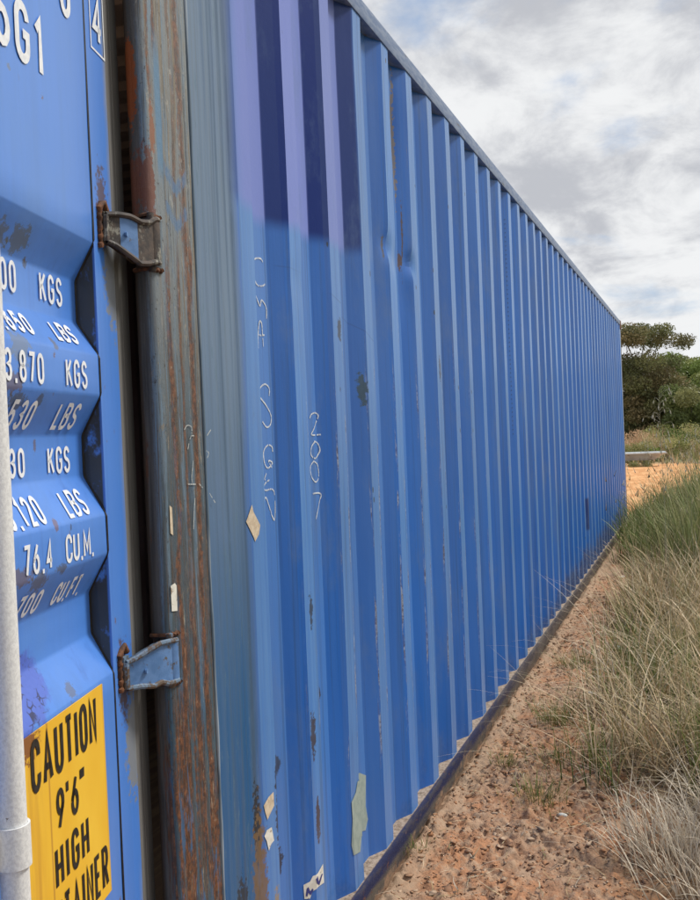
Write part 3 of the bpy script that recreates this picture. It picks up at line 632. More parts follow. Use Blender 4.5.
mb = MB(); zpts = np.linspace(.13, 2.77, 280); mb.tube([(.1125, .0004-soft(z_)-.0006, z_) for z_ in zpts], .0022, 5); mb.build('sealant_seam', M['black'], door)
mb = MB(); mb.prism([(.019,-.044),(.019,-.004),(.006,-.002),(-.018,-.004),(-.020,-.007),(-.022,-.004),(-.062,-.006),(-.068,-.030)], 'z', .12, 2.80); mb.build('gasket', M['gasket'], door, smooth=25)
def letters(s, ul, z0, z1, ur=None, sw=None, cw=None, gapf=.16, dy=.0016, mats=None, name='lettering', boxed=None, mbx=None, mi=0):
    h = z1-z0; sw = sw or h*.13; gap = h*gapf
    tot = sum(FONT[c_][0] for c_ in s); n_ = len(s)
    if ur is not None:
        wd = ul-ur; cw = (wd-n_*sw-(n_-1)*gap)/tot
        if cw < h*.12: gap *= .4; cw = (wd-n_*sw-(n_-1)*gap)/tot
    qs, tw = text_quads(s, h, cw, sw, gap); mb = mbx or MB()
    for q in qs: mb.poly([(ul-p.x, dy-ddep(z0+p.y), z0+p.y) for p in q], mi)
    if mbx is None: return mb.build(name, mats or [M['white']], door)
def num(s, ur, z0, z1):      # right-aligned digits
    h = z1-z0; sw = .0062; cw = .0165; gap = .0075
    _, tw = text_quads(s, h, cw, sw, gap); letters(s, ur+tw, z0, z1, None, sw, cw, gap/h)
rows = [(1.7135,1.760,'32.500','KGS'),(1.652,1.684,'71.650','LBS'),(1.580,1.625,'3.870','KGS'),(1.516,1.557,'8.530','LBS'),(1.447,1.490,'28.630','KGS'),(1.379,1.421,'63.120','LBS'),(1.313,1.357,'76.4','CU.M.'),(1.250,1.285,'2.700','CU.FT.')]
for z0, z1, a, b_ in rows:
    num(a, .332, z0, z1); letters(b_, .254 if len(b_) == 3 else .285, z0, z1, .171 if len(b_) == 3 else .178, .0062, gapf=.16 if len(b_) == 3 else .10)
letters('45G1', .497, 2.035, 2.124, .281, .0135, gapf=.17); letters('0', .211, 2.168, 2.258, .170, .0125)
o_ = letters('4', .079, 2.178, 2.262, .036, .0115)
mb = MB()
for q in ribbon([(.088,2.163),(.088,2.275),(.027,2.275),(.027,2.163)], True, .0035): mb.poly([(p.x, .0022, p.y) for p in q])
mb.build('lettering_box', M['white'], door)
for q_ in o_.data.vertices: q_.co.y += .0012
mb = MB(); nu = 10
for i in range(nu):
    a, b_ = .172+.33*i/nu, .172+.33*(i+1)/nu; mb.poly([(a,.0032,.765),(b_,.0032,.765),(b_,.0032,1.1025),(a,.0032,1.1025)], 0)
mb.poly([(.172,.0032,.765),(.172,.0032,1.1025),(.172,.001,1.1025),(.172,.001,.765)], 0); mb.poly([(.172,.0032,1.1025),(.502,.0032,1.1025),(.502,.001,1.1025),(.172,.001,1.1025)], 0)
letters('CAUTION', .437, 1.020, 1.094, .205, .0098, gapf=.10, dy=.0042, mbx=mb, mi=1); letters('9\'6"', .364, .941, 1.000, .262, .0085, gapf=.12, dy=.0042, mbx=mb, mi=1)
letters('HIGH', .376, .862, .923, .255, .0088, gapf=.16, dy=.0042, mbx=mb, mi=1); letters('CONTAINER', .452, .780, .848, .183, .0088, gapf=.10, dy=.0042, mbx=mb, mi=1)
d = mb.build('warning_sign', [M['sign'], M['black']], door); tag(d, 'yellow rectangular warning sign with black capital letters')
# locking bar with guide bracket
mb = MB(); mb.tube([(.580,.047,.2),(.580,.047,2.75)], .017, 20); mb.build('locking_bar', M['galv'], door, smooth=40)
mb = MB(); bz = 1.022
def strap(z0, z1, r0, r1):
    pr = [(.580+r1*cos(t), .047+r1*sin(t)) for t in np.linspace(radians(-40), radians(220), 22)]+[(.580+r0*cos(t), .047+r0*sin(t)) for t in np.linspace(radians(220), radians(-40), 22)]
    mb.prism(pr, 'z', z0, z1)
strap(bz-.028, bz+.022, .0175, .0205); mb.box(.5345,.5635,.0335,.0365,bz-.028,bz+.022); mb.box(.529,.629,.0015,.006,bz-.035,bz+.03); mb.box(.599,.624,.006,.035,bz-.028,bz+.022); mb.box(.536,.550,.006,.0335,bz-.020,bz+.014)
mb.build('bar_bracket', M['galv'], door, smooth=40)
mb = MB(); mb.tube([(.547,.036,bz-.004),(.547,.0425,bz-.004)], .0062, 8); mb.tube([(.547,.0425,bz-.004),(.547,.0445,bz-.004)], .0035, 8); mb.build('bolt', M['rust'], door)
mb = MB(); mb.tube([(1.05,.047,.2),(1.05,.047,2.75)], .017, 16); mb.build('locking_bar', M['galv'], door, smooth=40)
# hinges, in door coordinates: tapered blade with raised lips, knuckle in the post notch
Rz = Matrix.Rotation(-(pi+ANG), 4, 'Z')
def loc(p): return (Rz @ (Vector(p)-DLOC))/DS
def hinge(z0, z1, blue, flip=False):
    z0, z1 = (z0-DLOC.z)/DS, (z1-DLOC.z)/DS
    B = loc((.004,-.016,0)); A = Vector((.082,.010,0)); h = z1-z0
    def P(s, t, lift=0): v = A.lerp(B, s); nrm = Vector((0,1,0)); return (v.x, v.y+lift+(.010*sin(pi*min(1, s*1.0))), z0+h*t)
    # outline (s,t): top and bottom edge of blade
    top = [(0,.86),(.15,.90),(.35,.90),(.55,.82),(.75,.86),(.9,.97),(1.0,.98)]; bot = [(0,.30),(.12,.24),(.30,.08),(.50,-.08),(.65,-.06),(.85,.02),(1.0,.02)]
    if flip: top, bot = [(0,.80),(.15,.86),(.35,.98),(.55,1.06),(.75,1.04),(1.0,1.0)], [(0,.20),(.2,.18),(.4,.10),(.55,.14),(.7,.05),(.85,.02),(1.0,.03)]
    ss = np.linspace(0, 1, 25); tt = lambda arr, s: float(np.interp(s, [a[0] for a in arr], [a[1] for a in arr]))
    mb = MB()
    mats_ = [M['hinge_low'] if blue else M['hinge'], M['hinge_blue']]
    for a, b_ in zip(ss[:-1], ss[1:]):
        mi = 1 if (blue or .18 < a < .46) else 0
        mb.poly([P(a, tt(bot, a)), P(b_, tt(bot, b_)), P(b_, tt(top, b_)), P(a, tt(top, a))], mi)
        mb.poly([P(a, tt(bot, a), -.012), P(b_, tt(bot, b_), -.012), P(b_, tt(top, b_), -.012), P(a, tt(top, a), -.012)], 0)
    for arr in (top, bot): mb.tube([P(s, tt(arr, s), .002) for s in ss], [.0050]*25, 8, 0)
    mb.tube([P(0, tt(bot, 0), .0), P(0, tt(top, 0), .0)], .007, 8, 0)
    mb.tube([(B.x, B.y-.012, z0+h*.01), (B.x, B.y-.012, z1-h*.005)], .0165, 16, 1 if blue else 0)      # knuckle
    mb.tube([(B.x, B.y-.012, z0-.012), (B.x, B.y-.012, z1+.012)], .007, 10, 0)
    mb.tube([P(.28, .5, .001), P(.28, .5, .0045)], .0045, 10, 1)
    mb.box(.062, .086, .0009, .010, z0+h*.26, z0+h*.92, 0)                # weld pad on the door edge
    o_ = mb.build('hinge', mats_, door, smooth=40)
    mw = MB(); pts = [(.090+.002*sin(i*2.3), .003, z0+h*(.16+.80*i/14)) for i in range(15)]+[(.080, .004, z0+h*1.10), (.066, .004, z0+h*1.16), (.056, .003, z0+h*.98)]
    mw.tube(pts, [.0055+.0012*sin(i*1.9) for i in range(len(pts))], 7); mw.build('weld_bead', M['rust'], door, smooth=60)
hinge(HZ[0][0]+.004, HZ[0][1]-.004, False); hinge(HZ[1][0]+.004, HZ[1][1]-.004, True, True); hinge(HZ[2][0]+.004, HZ[2][1]-.004, False); hinge(HZ[3][0]+.004, HZ[3][1]-.004, True)
# second leaf, shut
mb = MB(); yy0, yy1 = 1.225, W_-.07
for (za, da), (zb_, db) in zip(DPROF[:-1], DPROF[1:]): mb.poly([(.0+da,yy0+.08,za),(.0+da,yy1-.08,za),(.0+db,yy1-.08,zb_),(.0+db,yy0+.08,zb_)])
mb.box(-.001,.05,yy0,yy0+.08,.16,2.78); mb.box(-.001,.05,yy1-.08,yy1,.16,2.78); d2 = mb.build('door', M['door'], cont)
for yb in (1.45, 2.05): mb = MB(); mb.tube([(-.046,yb,.12),(-.046,yb,2.84)], .017, 14); mb.build('locking_bar', M['galv'], d2, smooth=40)

# ------------------------------------------------------------------ chalk handwriting (points: inner face coordinates, metres)
def chalk(name, strokes, x0, xw_, yd, wd=.0042, mt='chalk', parent=cont, wall=True):
    mb = MB()
    for st_ in strokes:
        n = max(2, len(st_)); P = [Vector((p[0], p[1])) for p in st_]; Q = []
        for i in range(len(P)-1):      # catmull-rom
            p0, p1, p2, p3 = P[max(0, i-1)], P[i], P[i+1], P[min(len(P)-1, i+2)]
            for t in np.linspace(0, 1, 7)[:-1]: Q.append(.5*((2*p1)+(p2-p0)*t+(2*p0-5*p1+4*p2-p3)*t*t+(3*p1-p0-3*p2+p3)*t**3))
        Q.append(P[-1])
        for q in ribbon([(v.x, v.y) for v in Q], False, wd):
            if random.random() < .045: continue
            mid_ = (q[0]+q[1]+q[2]+q[3])/4; kk = random.uniform(.55, 1.15); q = [mid_+(v-mid_)*Vector((kk, 1.0)) for v in q]
            mb.poly([(on_wall(v.x, v.y, .0012) if wall else (v.x, -.0062, v.y)) for v in q])
    return mb.build(name, M[mt], parent)
def pix(pts, off=(235,250), sc=1/6., Yd=.036):      # trace drawn from the wall plane, converted once to metres
    out_ = []
    for (a, b_) in pts:
        xx, yy = off[0]+a*sc, off[1]+b_*sc
        v = fw+r2*((xx-350)/FPX)+u2*((450-yy)/FPX); t = (Yd+CD)/v.y; out_.append((CX+v.x*t, CH+v.z*t))
    return out_
A1 = [[(105,70),(120,50),(150,52),(162,72)],[(108,130),(112,170),(130,210),(160,215),(175,205)],[(120,405),(122,330),(118,270),(145,335),(155,300),(182,345),(184,412)],[(135,590),(135,500),(142,430),(155,440),(160,500),(166,580)],[(130,505),(150,512),(172,510)]]
B1 = [[(200,95),(200,50),(175,25),(145,50),(145,100),(180,150),(210,210),(208,265),(185,283),(160,250)],[(220,432),(215,400),(190,392),(166,430),(172,500),(192,528),(218,500),(205,485),(196,490),(215,525)],[(182,560),(172,590),(176,600)],[(200,600),(180,615),(168,640),(176,662),(228,668),(230,840),(180,705),(172,770)],[(172,845),(172,815)]]
C1 = [[(443,230),(455,205),(480,198),(488,225),(470,290),(455,328),(498,328)],[(478,368),(455,400),(452,450),(478,470),(497,430),(490,380),(470,368)],[(470,485),(448,520),(455,580),(480,612),(497,580),(490,510),(468,487)],[(462,682),(505,682),(500,740),(482,835)]]
for s in A1: chalk('chalk_stroke', [pix(s)], 0, 0, 0)
for s in B1: chalk('chalk_stroke', [pix(s, (235,380))], 0, 0, 0)
for s in C1: chalk('chalk_numeral', [pix(s, (235,380))], 0, 0, 0)
D1 = [[(258,290),(275,265),(300,275),(300,320),(290,345)],[(285,370),(278,410)],[(318,325),(295,325)],[(413,290),(390,325)],[(380,410),(400,425),(392,455)],[(280,608),(325,608)],[(345,605),(365,628)],[(405,660),(438,715)],[(320,690),(315,780),(312,870)],[(310,470),(302,560),(305,600)]]
for s in D1: chalk('chalk_mark', [pix(s, (140,380), 1/5.833, -.006)], 0, 0, 0, .0024, 'chalk_dim', cont, False)

# ------------------------------------------------------------------ vegetation
def blades(pos, h, az, lean, curl, width, colb, nseg=5, tipc=None, zbase=None, base_shade=True):
    """ribbons: bend from upright by lean (rad) at the base plus curl along the length"""
    n = len(pos); z0 = gheight(pos[:,0], pos[:,1]) if zbase is None else zbase
    t = np.linspace(0, 1, nseg+1); ang = lean[:,None]+curl[:,None]*t[None]**1.3; ds = h[:,None]/nseg
    r = np.c_[np.zeros(n), np.cumsum(np.sin(ang[:,:-1])*ds, 1)]; zz_ = np.c_[np.zeros(n), np.cumsum(np.cos(ang[:,:-1])*ds, 1)]
    wob = (rng.random((n,1))-.5)*.5*t[None]**2*1.; az_ = az[:,None]+wob
    cx_ = pos[:,0,None]+r*np.cos(az_); cy_ = pos[:,1,None]+r*np.sin(az_); cz = z0[:,None]-.01+zz_; cz = np.maximum(cz, z0[:,None]+.004*t[None])
    wa = az+pi/2+(rng.random(n)-.5)*1.6; w_ = width[:,None]*(1-.85*t[None]**1.5)/2
    lx, ly = np.cos(wa)[:,None]*w_, np.sin(wa)[:,None]*w_
    V = np.stack([np.stack([cx_-lx, cy_-ly, cz], -1), np.stack([cx_+lx, cy_+ly, cz], -1)], 2).reshape(-1, 3)
    m_ = 2*(nseg+1); k0 = np.arange(n)[:,None]*m_+np.arange(nseg)[None]*2; Q = np.stack([k0, k0+1, k0+3, k0+2], -1).reshape(-1, 4)
    cc = np.repeat(colb[:,None], nseg+1, 1)
    if base_shade: cc = cc*(1-np.clip(1-t[None,:,None]*2.6, 0, 1)*.72)*np.array([1,.97,.90])  # blade bases darkened: self-shadow painted into the colour
    if tipc is not None: cc = cc*(1-t[None,:,None])+np.repeat(tipc[:,None], nseg+1, 1)*t[None,:,None]
    return V, Q, np.repeat(cc.reshape(-1, 3), 2, 0)
def pick(n, cols, jit=.18): 
    c_ = np.array(cols)[rng.integers(0, len(cols), n)]; return np.clip(c_*(1+(rng.random((n,1))-.5)*2*jit), 0, 1)
def merge(lst):
    V, Q, C_ = [], [], []; k = 0
    for v, q, c_ in lst: V.append(v); Q.append(q+k); C_.append(c_); k += len(v)
    return np.concatenate(V), np.concatenate(Q), np.concatenate(C_)
def U(a, b, n): return a+(b-a)*rng.random(n)
STRAW = [(.58,.45,.27),(.66,.52,.33),(.44,.31,.17),(.74,.62,.44),(.34,.25,.15),(.30,.27,.13)]
GREY = [(.56,.49,.40),(.66,.59,.49),(.42,.36,.29),(.74,.67,.56)]
GREEN = [(.13,.20,.045),(.18,.25,.06),(.09,.14,.03),(.25,.30,.08)]
OLIVE = [(.30,.31,.11),(.38,.35,.15),(.22,.25,.08),(.46,.41,.20)]
def edge_y(x): return np.interp(x, [1, 1.6, 2.2, 3.0, 4.0, 5.5, 6.5, 7.5, 8.6, 9.6, 13], [-.56, -.56, -.52, -.50, -.50, -.46, -.41, -.34, -.24, -.12, -.07])   # where the grass begins
def scatter(n, x0, x1, depth, spread=.12, ymin=None):
    x_ = U(x0, x1, n); e = edge_y(x_)+(fbm(x_*2.5, x_*0+3, 3, 5)-.5)*.25; y_ = e-rng.random(n)**.9*depth+rng.normal(0, spread, n)*.35
    y_ = np.minimum(y_, -.03); return np.c_[x_, y_]
def clump(P, s, keep=.5, seed=9): 
    k_ = fbm(P[:,0]*s, P[:,1]*s, 2, seed); return P[k_ > keep]
L1 = []
# straw thicket, x 2 - 6.5: leaning, arching, tangled
P = clump(scatter(11000, 2.2, 6.8, 1.5), 3.4, .44); n = len(P)
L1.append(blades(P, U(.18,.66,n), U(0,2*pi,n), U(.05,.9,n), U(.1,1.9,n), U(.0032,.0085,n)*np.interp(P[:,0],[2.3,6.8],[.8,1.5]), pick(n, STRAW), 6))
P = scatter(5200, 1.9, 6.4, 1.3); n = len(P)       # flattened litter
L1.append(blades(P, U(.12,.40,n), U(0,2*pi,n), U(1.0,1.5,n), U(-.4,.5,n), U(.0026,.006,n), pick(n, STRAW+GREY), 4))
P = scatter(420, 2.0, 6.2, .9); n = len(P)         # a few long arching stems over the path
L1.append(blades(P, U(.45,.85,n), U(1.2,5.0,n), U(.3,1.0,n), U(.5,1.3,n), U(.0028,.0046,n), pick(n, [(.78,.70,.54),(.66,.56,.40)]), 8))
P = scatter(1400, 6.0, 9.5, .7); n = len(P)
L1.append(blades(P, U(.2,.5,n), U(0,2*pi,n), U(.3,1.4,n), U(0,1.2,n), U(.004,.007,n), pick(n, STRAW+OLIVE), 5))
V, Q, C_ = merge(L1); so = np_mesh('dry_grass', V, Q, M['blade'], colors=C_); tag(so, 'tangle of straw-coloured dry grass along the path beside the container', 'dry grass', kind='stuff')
L1 = []                                             # grey wiry tussock close by
for cx_, cy_, k_ in ((1.50,-.90,260),(1.66,-.80,140),(1.72,-1.0,260),(1.55,-1.2,400),(1.95,-1.1,350),(1.30,-1.05,300),(2.3,-1.35,400),(2.6,-1.3,400)):
    P = np.c_[rng.normal(cx_, .085, k_), rng.normal(cy_, .085, k_)]; n = len(P)
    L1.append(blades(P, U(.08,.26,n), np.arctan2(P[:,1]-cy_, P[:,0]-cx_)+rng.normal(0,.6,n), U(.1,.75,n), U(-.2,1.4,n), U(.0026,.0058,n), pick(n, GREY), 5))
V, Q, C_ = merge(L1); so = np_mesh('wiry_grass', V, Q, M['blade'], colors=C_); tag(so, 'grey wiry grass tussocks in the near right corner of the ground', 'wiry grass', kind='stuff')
L1 = []                                             # green growth below and beyond
P = clump(scatter(17000, 2.1, 6.5, 1.5, .3), 2.6, .46, 4); n = len(P)
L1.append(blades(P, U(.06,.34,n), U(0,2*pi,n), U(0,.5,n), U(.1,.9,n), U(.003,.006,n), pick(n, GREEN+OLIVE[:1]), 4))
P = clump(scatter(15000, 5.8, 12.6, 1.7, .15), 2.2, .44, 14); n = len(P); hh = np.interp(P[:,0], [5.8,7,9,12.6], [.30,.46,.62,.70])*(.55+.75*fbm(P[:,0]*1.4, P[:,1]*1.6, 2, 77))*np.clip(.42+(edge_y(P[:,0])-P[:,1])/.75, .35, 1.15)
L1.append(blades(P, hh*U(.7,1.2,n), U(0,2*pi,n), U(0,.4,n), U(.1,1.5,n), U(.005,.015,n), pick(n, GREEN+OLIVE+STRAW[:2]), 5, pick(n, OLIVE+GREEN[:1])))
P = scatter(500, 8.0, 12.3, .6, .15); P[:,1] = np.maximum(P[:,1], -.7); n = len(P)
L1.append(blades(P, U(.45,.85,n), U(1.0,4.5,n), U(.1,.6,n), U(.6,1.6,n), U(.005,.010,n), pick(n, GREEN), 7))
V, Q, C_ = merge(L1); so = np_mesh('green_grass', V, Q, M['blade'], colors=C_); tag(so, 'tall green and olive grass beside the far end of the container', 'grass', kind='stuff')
P = np.c_[U(6.5,12.2,2600), -U(.62,1.9,2600)]; P = clump(P, 1.8, .45, 15); n = len(P)
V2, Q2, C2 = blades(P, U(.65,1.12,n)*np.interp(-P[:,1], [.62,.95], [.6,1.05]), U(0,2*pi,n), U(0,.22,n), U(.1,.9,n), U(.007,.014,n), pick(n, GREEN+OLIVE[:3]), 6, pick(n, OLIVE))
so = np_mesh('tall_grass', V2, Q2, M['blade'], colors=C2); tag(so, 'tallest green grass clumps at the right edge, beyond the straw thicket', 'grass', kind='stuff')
P = scatter(150, 6.5, 12.4, .9, .15); n = len(P); hh = np.interp(P[:,0], [6.5,9,12.6], [.5,.7,.8])*U(.8,1.35,n)
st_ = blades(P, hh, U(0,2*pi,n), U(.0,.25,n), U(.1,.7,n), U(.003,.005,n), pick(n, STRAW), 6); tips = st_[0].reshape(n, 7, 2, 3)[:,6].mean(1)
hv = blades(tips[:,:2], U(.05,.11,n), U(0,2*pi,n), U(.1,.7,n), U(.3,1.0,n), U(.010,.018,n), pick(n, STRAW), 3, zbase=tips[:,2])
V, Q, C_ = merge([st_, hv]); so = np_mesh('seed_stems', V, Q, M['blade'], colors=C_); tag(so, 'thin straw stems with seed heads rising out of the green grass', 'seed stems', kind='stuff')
L1 = []                                             # wider verge, for the rest of the ground to the right
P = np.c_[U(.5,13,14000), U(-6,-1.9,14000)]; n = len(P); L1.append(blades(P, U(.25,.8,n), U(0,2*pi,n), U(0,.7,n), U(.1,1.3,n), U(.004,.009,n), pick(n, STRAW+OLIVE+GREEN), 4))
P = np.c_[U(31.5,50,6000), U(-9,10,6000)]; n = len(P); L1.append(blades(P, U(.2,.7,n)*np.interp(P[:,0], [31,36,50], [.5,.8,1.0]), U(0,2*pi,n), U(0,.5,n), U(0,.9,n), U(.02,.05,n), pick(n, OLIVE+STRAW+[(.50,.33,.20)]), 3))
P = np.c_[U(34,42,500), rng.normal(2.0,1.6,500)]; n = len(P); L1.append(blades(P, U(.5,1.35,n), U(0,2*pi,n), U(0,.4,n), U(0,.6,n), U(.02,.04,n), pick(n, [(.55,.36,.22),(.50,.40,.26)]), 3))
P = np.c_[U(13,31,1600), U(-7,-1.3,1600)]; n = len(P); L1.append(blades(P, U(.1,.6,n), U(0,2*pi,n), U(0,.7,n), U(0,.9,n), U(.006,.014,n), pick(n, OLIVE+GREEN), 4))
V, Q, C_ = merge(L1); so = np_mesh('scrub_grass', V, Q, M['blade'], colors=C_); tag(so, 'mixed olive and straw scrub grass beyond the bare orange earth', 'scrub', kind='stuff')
# small green tufts standing alone on the path
for i, (x_, y_, k_, hh, lab) in enumerate(((4.05,-.235,150,.13,'small green grass tuft on the bare path, farthest of the path tufts'),(2.95,-.30,230,.16,'taller green grass tuft at the grass edge, midway along the path'),(2.35,-.17,80,.09,'tiny green grass tuft on red soil nearer the bottom rail'),(1.98,-.37,150,.11,'green grass tuft beside the straw, nearest the camera'),(2.40,-.36,110,.10,'low green grass tuft among straw wisps in the middle of the near path'),(1.42,-.05,50,.05,'wisp of green weed growing against the bottom rail'))):
    e = empty('grass_tuft', (x_, y_, float(gheight(np.array([x_]), np.array([y_]))[0]))); tag(e, lab, 'grass tuft', 'green grass tufts on the path')
    P = rng.normal(0, .028 if k_ < 100 else .05, (k_, 2)); n = k_
    v, q, c_ = blades(P, U(.4,1.15,n)*hh, np.arctan2(P[:,1], P[:,0])+rng.normal(0,.5,n), U(0,.6,n), U(.1,.9,n), U(.0016,.0032,n), pick(n, GREEN+OLIVE[:2]), 4, zbase=np.zeros(n))
    np_mesh('leaves', v, q, M['blade'], e, colors=c_)
# wild oat stems with drooping spikelets
for i, (x_, y_, hh, lab) in enumerate(((3.6,-.815,1.60,'tallest pale wild oat stem standing against the dark trees'),(5.1,-.93,1.34,'wild oat stem right of the tallest one, at the right edge of the view'),(6.5,-.70,1.24,'short wild oat stem just left of the tallest one, against the brush'),(9.5,-.42,1.22,'faint wild oat stem beyond the container end post'),(4.4,-1.02,1.40,'wild oat stem with open head at the far right edge'))):
    e = empty('wild_oat', (x_, y_, GZ)); tag(e, lab, 'wild oat', 'wild oat stems above the grass')
    mb = MB(); bend = lambda t: Vector((.03*t*t, .025*sin(t*2+i)*t, hh*t)); mb.tube([bend(t) for t in np.linspace(0, 1, 14)], [.0017*(1-.6*t) for t in np.linspace(0, 1, 14)], 5)
    mt = tint_mat('oat_straw') if i == 0 else M['oat']; M['oat'] = mt
    sp = MB()
    for k_ in range(26 if i != 2 else 14):
        t = .80+.20*k_/26; p = bend(t); a = random.uniform(0, 2*pi); l = random.uniform(.03,.085)*(1.5-t+.3); q = p+Vector((cos(a)*l, sin(a)*l, l*.5)); q2 = q+Vector((cos(a)*.008, sin(a)*.008, -.012))
        sp.tube([p, p.lerp(q, .6)+Vector((0,0,.006)), q, q2], .0006, 4); tip = q2+Vector((cos(a)*.006, sin(a)*.006, -random.uniform(.018,.028))); mid = q2.lerp(tip, .45)
        sp.tube([q2, mid, tip], [.0008,.0036,.0005], 5)
    o1 = mb.build('stem', mt, e); o2 = sp.build('seed_head', mt, e)
    for o_, cc in ((o1, (.42,.40,.24)), (o2, (.62,.56,.40))):
        a_ = o_.data.color_attributes.new('tint', 'FLOAT_COLOR', 'POINT'); a_.data.foreach_set('color', np.tile((*cc, 1), len(o_.data.vertices)).astype(np.float32))
# clods and litter on the path
ico = bmesh.new(); bmesh.ops.create_icosphere(ico, subdivisions=1, radius=1); iv = np.array([v.co[:] for v in ico.verts]); itf = np.array([[v.index for v in f.verts] for f in ico.faces]); ico.free()
N_ = 15000; x_ = U(.7, 7.5, N_)**1.0; x_ = .7+(x_-.7)**1.0; y_ = -rng.random(N_)**1.0*.75-.035; s_ = rng.lognormal(-5.15, .52, N_)*np.clip(.7+.3*fbm(x_*6, y_*6, 2, 8), 0, 1); s_ = np.clip(s_, .0018, .021)
zz_ = gheight(x_, y_); sc_ = np.stack([s_*U(.8,2.0,N_), s_*U(.6,1.2,N_), s_*U(.18,.42,N_)], -1); a = U(0, 2*pi, N_)
jv = iv[None]+(rng.random((N_, len(iv), 3))-.5)*1.3; jv = np.clip(jv, -U(.35,.9,N_)[:,None,None], U(.35,.9,N_)[:,None,None]); v = jv*sc_[:,None]; ca, sa = np.cos(a)[:,None], np.sin(a)[:,None]
v = np.stack([v[...,0]*ca-v[...,1]*sa+x_[:,None], v[...,0]*sa+v[...,1]*ca+y_[:,None], v[...,2]+zz_[:,None]+s_[:,None]*.15], -1).reshape(-1, 3)
fcs = (itf[None]+np.arange(N_)[:,None,None]*len(iv)).reshape(-1, 3); cc = np.repeat(pick(N_, [(.36,.21,.125),(.40,.20,.10),(.44,.31,.21),(.28,.15,.085)], .15), len(iv), 0)
so = np_mesh('soil_clods', v, fcs, M['clod'], colors=cc, smooth=False); tag(so, 'crumbly reddish brown clods and grit on the path beside the container', 'soil clods', kind='stuff')
P = np.c_[U(.9,6.5,900), -U(.06,.75,900)]; n = 900
v, q, c_ = blades(P, U(.02,.11,n), U(0,2*pi,n), U(1.35,1.55,n), U(-.2,.25,n), U(.0015,.006,n), pick(n, STRAW+[(.22,.14,.09),(.60,.52,.42)]), 3, zbase=gheight(P[:,0], P[:,1])+.012)
so = np_mesh('dry_litter', v, q, M['blade'], colors=c_); tag(so, 'bits of bark, twig and straw lying on the path', 'litter', kind='stuff')
for (x_, y_, s0, lab) in ((1.88,-.47,.013,'white stone near the camera at the grass edge'),(4.6,-.46,.022,'pale stone among straw halfway along the path'),(3.55,-.40,.018,'small pale stone beside the straw on the path'),(7.4,-.28,.02,'tiny white stone on the far path')):
    bm = bmesh.new(); bmesh.ops.create_icosphere(bm, subdivisions=2, radius=s0)
    for v_ in bm.verts: v_.co = Vector((v_.co.x*1.5, v_.co.y*.8, v_.co.z*.5))*(1+random.uniform(-.12,.12))
    me = bpy.data.meshes.new('stone'); bm.to_mesh(me); bm.free(); o_ = link('stone', me, None, [M['sticker']]); o_.location = (x_, y_, float(gheight(np.array([x_]), np.array([y_]))[0])+s0*.3); o_.rotation_euler = (0,0,random.uniform(0,3)); tag(o_, lab, 'stone', 'pale stones on the path')

# ------------------------------------------------------------------ beyond the container: trough, bushes, trees
e = empty('metal_trough', (30, 1.3, .02), radians(4)); tag(e, 'low pale grey metal trough on the orange earth past the container end', 'trough')
mb = MB(); y0, y1, x0, x1, zt, zb_ = -1.25, 1.7, -.45, .45, .46, .24
top_ = [(x0,y0,zt),(x1,y0,zt),(x1,y1,zt),(x0,y1,zt)]; bt = [(x0+.15,y0+.35,zb_),(x1-.15,y0+.35,zb_),(x1-.15,y1-.35,zb_),(x0+.15,y1-.35,zb_)]
for i in range(4): j = (i+1) % 4; mb.poly([top_[i], top_[j], bt[j], bt[i]])
mb.poly(bt); mb.build('basin', M['trough'], e)
mb = MB(); mb.tube([top_[0], top_[1], top_[2], top_[3], top_[0]], .035, 6); mb.build('rim', M['trough'], e)
for yy in (-.6, .2, 1.0): mb = MB(); mb.box(-.25,.25,yy-.05,yy+.05,-.1,.22); mb.build('leg', M['bark'], e)
def leafcloud(centres, radii, n, size, cols, flat=.75):
    k_ = rng.choice(len(centres), n, p=np.array(radii)**2/np.sum(np.array(radii)**2)); c_ = np.array(centres)[k_]; r_ = np.array(radii)[k_]
    d = rng.normal(size=(n, 3)); d /= np.linalg.norm(d, axis=1)[:,None]; rr = r_*rng.random(n)**.42; p = c_+d*rr[:,None]*np.array([1,1,flat])
    u_ = rng.normal(size=(n, 3)); u_ /= np.linalg.norm(u_, axis=1)[:,None]; v_ = np.cross(u_, rng.normal(size=(n, 3))); v_ /= np.linalg.norm(v_, axis=1)[:,None]
    s_ = size*U(.5,1.4,n); u_ *= s_[:,None]*.5; v_ *= s_[:,None]*.26
    V = np.stack([p-u_, p+v_, p+u_, p-v_], 1).reshape(-1, 3); Q = np.arange(n*4).reshape(-1, 4); ck = pick(len(centres), cols, .25)[k_]
    return V, Q, np.repeat(np.clip(ck*(1+(rng.random((n,1))-.5)*.5), 0, 1), 4, 0)
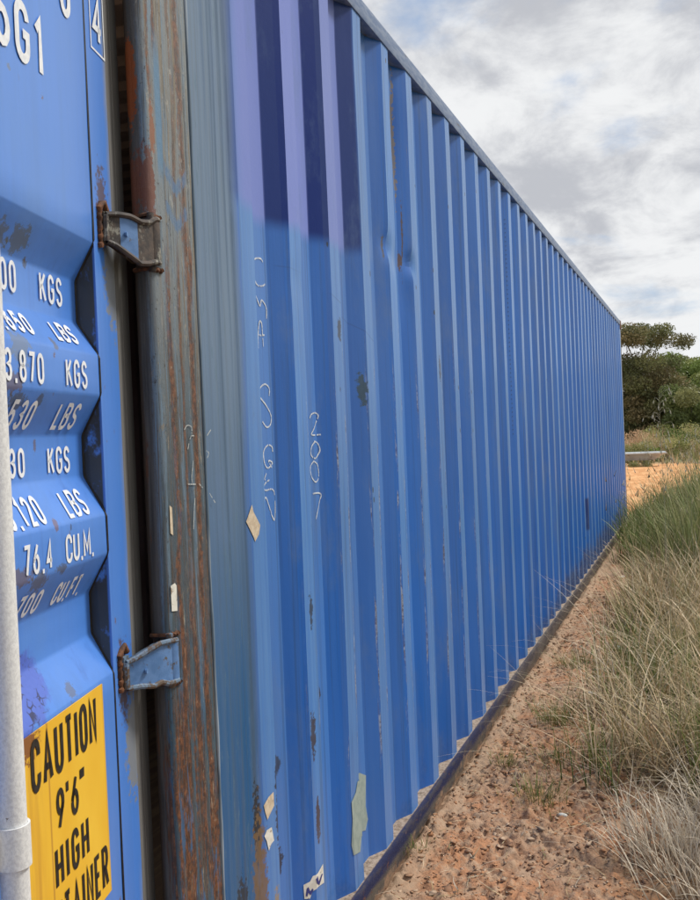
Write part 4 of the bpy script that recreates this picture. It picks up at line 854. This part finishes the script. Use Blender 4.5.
def tree(kind, loc_, h, r, cols, lab, cat, n=9000, nc=26, size=.16, style='round', group=None, extra=None):
    e = empty(kind, loc_); tag(e, lab, cat, group)
    cs, rs = [], []
    if style == 'umbrella':                      # thin flat-topped upper canopy on bare limbs over a dense lower crown
        for i in range(nc+14):
            a = random.uniform(0, 2*pi); q = sqrt(random.random())*r*1.05; cs.append((q*cos(a), q*sin(a), h*random.uniform(.87,.96)-q*q/(r*r)*.10*h)); rs.append(random.uniform(.4,.85))
        for i in range(nc*2):
            a = random.uniform(0, 2*pi); q = sqrt(random.random())*r*.95; cs.append((q*cos(a), q*sin(a), h*random.uniform(.10,.72)*(1-.12*(q/r)))); rs.append(random.uniform(.7,1.15))
    else:
        for i in range(nc):
            a = random.uniform(0, 2*pi); q = sqrt(random.random())*r; zc = random.uniform(.16,.88); q *= sqrt(max(.08, 1-((zc-.42)/.6)**2)); cs.append((q*cos(a), q*sin(a), h*zc)); rs.append(random.uniform(.14,.26)*r+.25)
    mb = MB(); mb.tube([(0,0,-.3),(.05,.03,h*.2),(-.08,.06,h*.45)], [h*.028,h*.022,h*.015], 8)
    lim = random.sample(range(nc, len(cs)), 8)+list(range(0, 8)) if style == 'umbrella' else random.sample(range(len(cs)), min(12, len(cs)))
    for i in lim:
        c_ = Vector(cs[i]); s0 = Vector((-.03,.04,h*random.uniform(.15,.42))); mb.tube([s0, s0.lerp(c_, .5)+Vector((random.uniform(-.3,.3),random.uniform(-.3,.3),.08*h)), c_], [h*.007,h*.004,h*.002], 5)
    mb.build('trunk', M['bark'], e, smooth=50)
    v, q, c_ = leafcloud(cs, rs, n, size, cols, .62 if style == 'umbrella' else .8); np_mesh('crown', v, q, M['leaf'], e, colors=c_); return e
DK = [(.20,.18,.085),(.19,.19,.08),(.25,.20,.10),(.15,.16,.07)]; GRN = [(.22,.28,.085),(.19,.25,.07),(.28,.31,.11)]; MID = [(.22,.25,.10),(.27,.27,.12),(.16,.20,.07)]
tree('umbrella_tree', (58,2.6,0), 7.6, 3.0, DK, 'dark olive tree with a thin flat-topped canopy rising over the container end', 'tree', 52000, 34, .14, 'umbrella')
tree('bushy_tree', (62,-.7,0), 5.9, 2.9, GRN, 'brighter green rounded tree right of the dark flat-topped tree', 'tree', 30000, 44, .17)
tree('bushy_tree', (66,1.0,0), 6.2, 2.6, MID, 'dull olive tree between the flat-topped tree and the green tree', 'tree', 24000, 36, .18)
tree('bushy_tree', (56,-.6,0), 3.6, 2.2, MID, 'low dark shrubby tree in front of the green tree', 'tree', 20000, 30, .16)
tree('bushy_tree', (57,2.2,0), 3.3, 2.0, DK, 'low brown-olive shrubby tree under the flat-topped canopy', 'tree', 20000, 30, .16)
for i, (x_, y_, h, r, cl, lab) in enumerate(((64,-6.5,6.2,3,MID,'olive tree beyond the right edge of the view'),(60,-12,5.4,3,GRN,'green tree well to the right of the container'),(68,-19,7,3.6,DK,'large dark tree far to the right'),(66,9,7,3.4,DK,'dark tree hidden behind the container end'),(64,15,6,3.2,MID,'olive tree standing left of the container line'))):
    tree('bushy_tree', (x_,y_,0), h, r, cl, lab, 'tree', 6000, 26, .24)

for i, (x_, y_, h, r, cl, lab) in enumerate(((33.5,2.0,.75,1.0,OLIVE,'pale olive bush directly behind the metal trough'),(34.5,.3,.85,.9,OLIVE+GREEN,'olive green bush just right of the metal trough'),(36,3.4,1.1,1.2,OLIVE,'pale grey-green bush behind the container end'),(37,-.9,1.1,1.2,GREEN+OLIVE,'green bush at the right edge beyond the orange earth'),(40,2.0,1.25,1.2,[(.62,.42,.26),(.55,.38,.24)],'reddish straw-coloured bush in front of the dark trees'),(43,.1,1.3,1.6,OLIVE,'wide olive bush in front of the low shrubby trees'),(29.1,1.7,.24,.5,[(.25,.19,.11),(.30,.26,.12)],'low brown scrub clump under the metal trough'),(29.2,2.5,.26,.5,[(.25,.19,.11),(.22,.24,.10)],'low brown scrub clump left of the metal trough leg'),(29.2,.8,.26,.45,[(.30,.25,.13),(.22,.24,.10)],'low scrub clump at the right end of the metal trough'))):
    e = empty('scrub_bush', (x_, y_, 0)); tag(e, lab, 'bush', 'scrub bushes past the orange earth')
    cs = [(random.uniform(-r,r)*.8, random.uniform(-r,r)*.8, h*random.uniform(.2,.8)) for _ in range(12)]; rs = [r*random.uniform(.25,.45) for _ in cs]
    v, q, c_ = leafcloud(cs, rs, 4500 if h > .5 else 2200, .065 if h > .5 else .04, cl, .7); np_mesh('foliage', v, q, M['leaf'], e, colors=c_)
    mb = MB()
    for k_ in range(7): c_ = Vector(cs[k_]); mb.tube([(0,0,-.1), c_*.5, c_], [.015,.010,.004], 5)
    mb.build('stem', M['bark'], e)
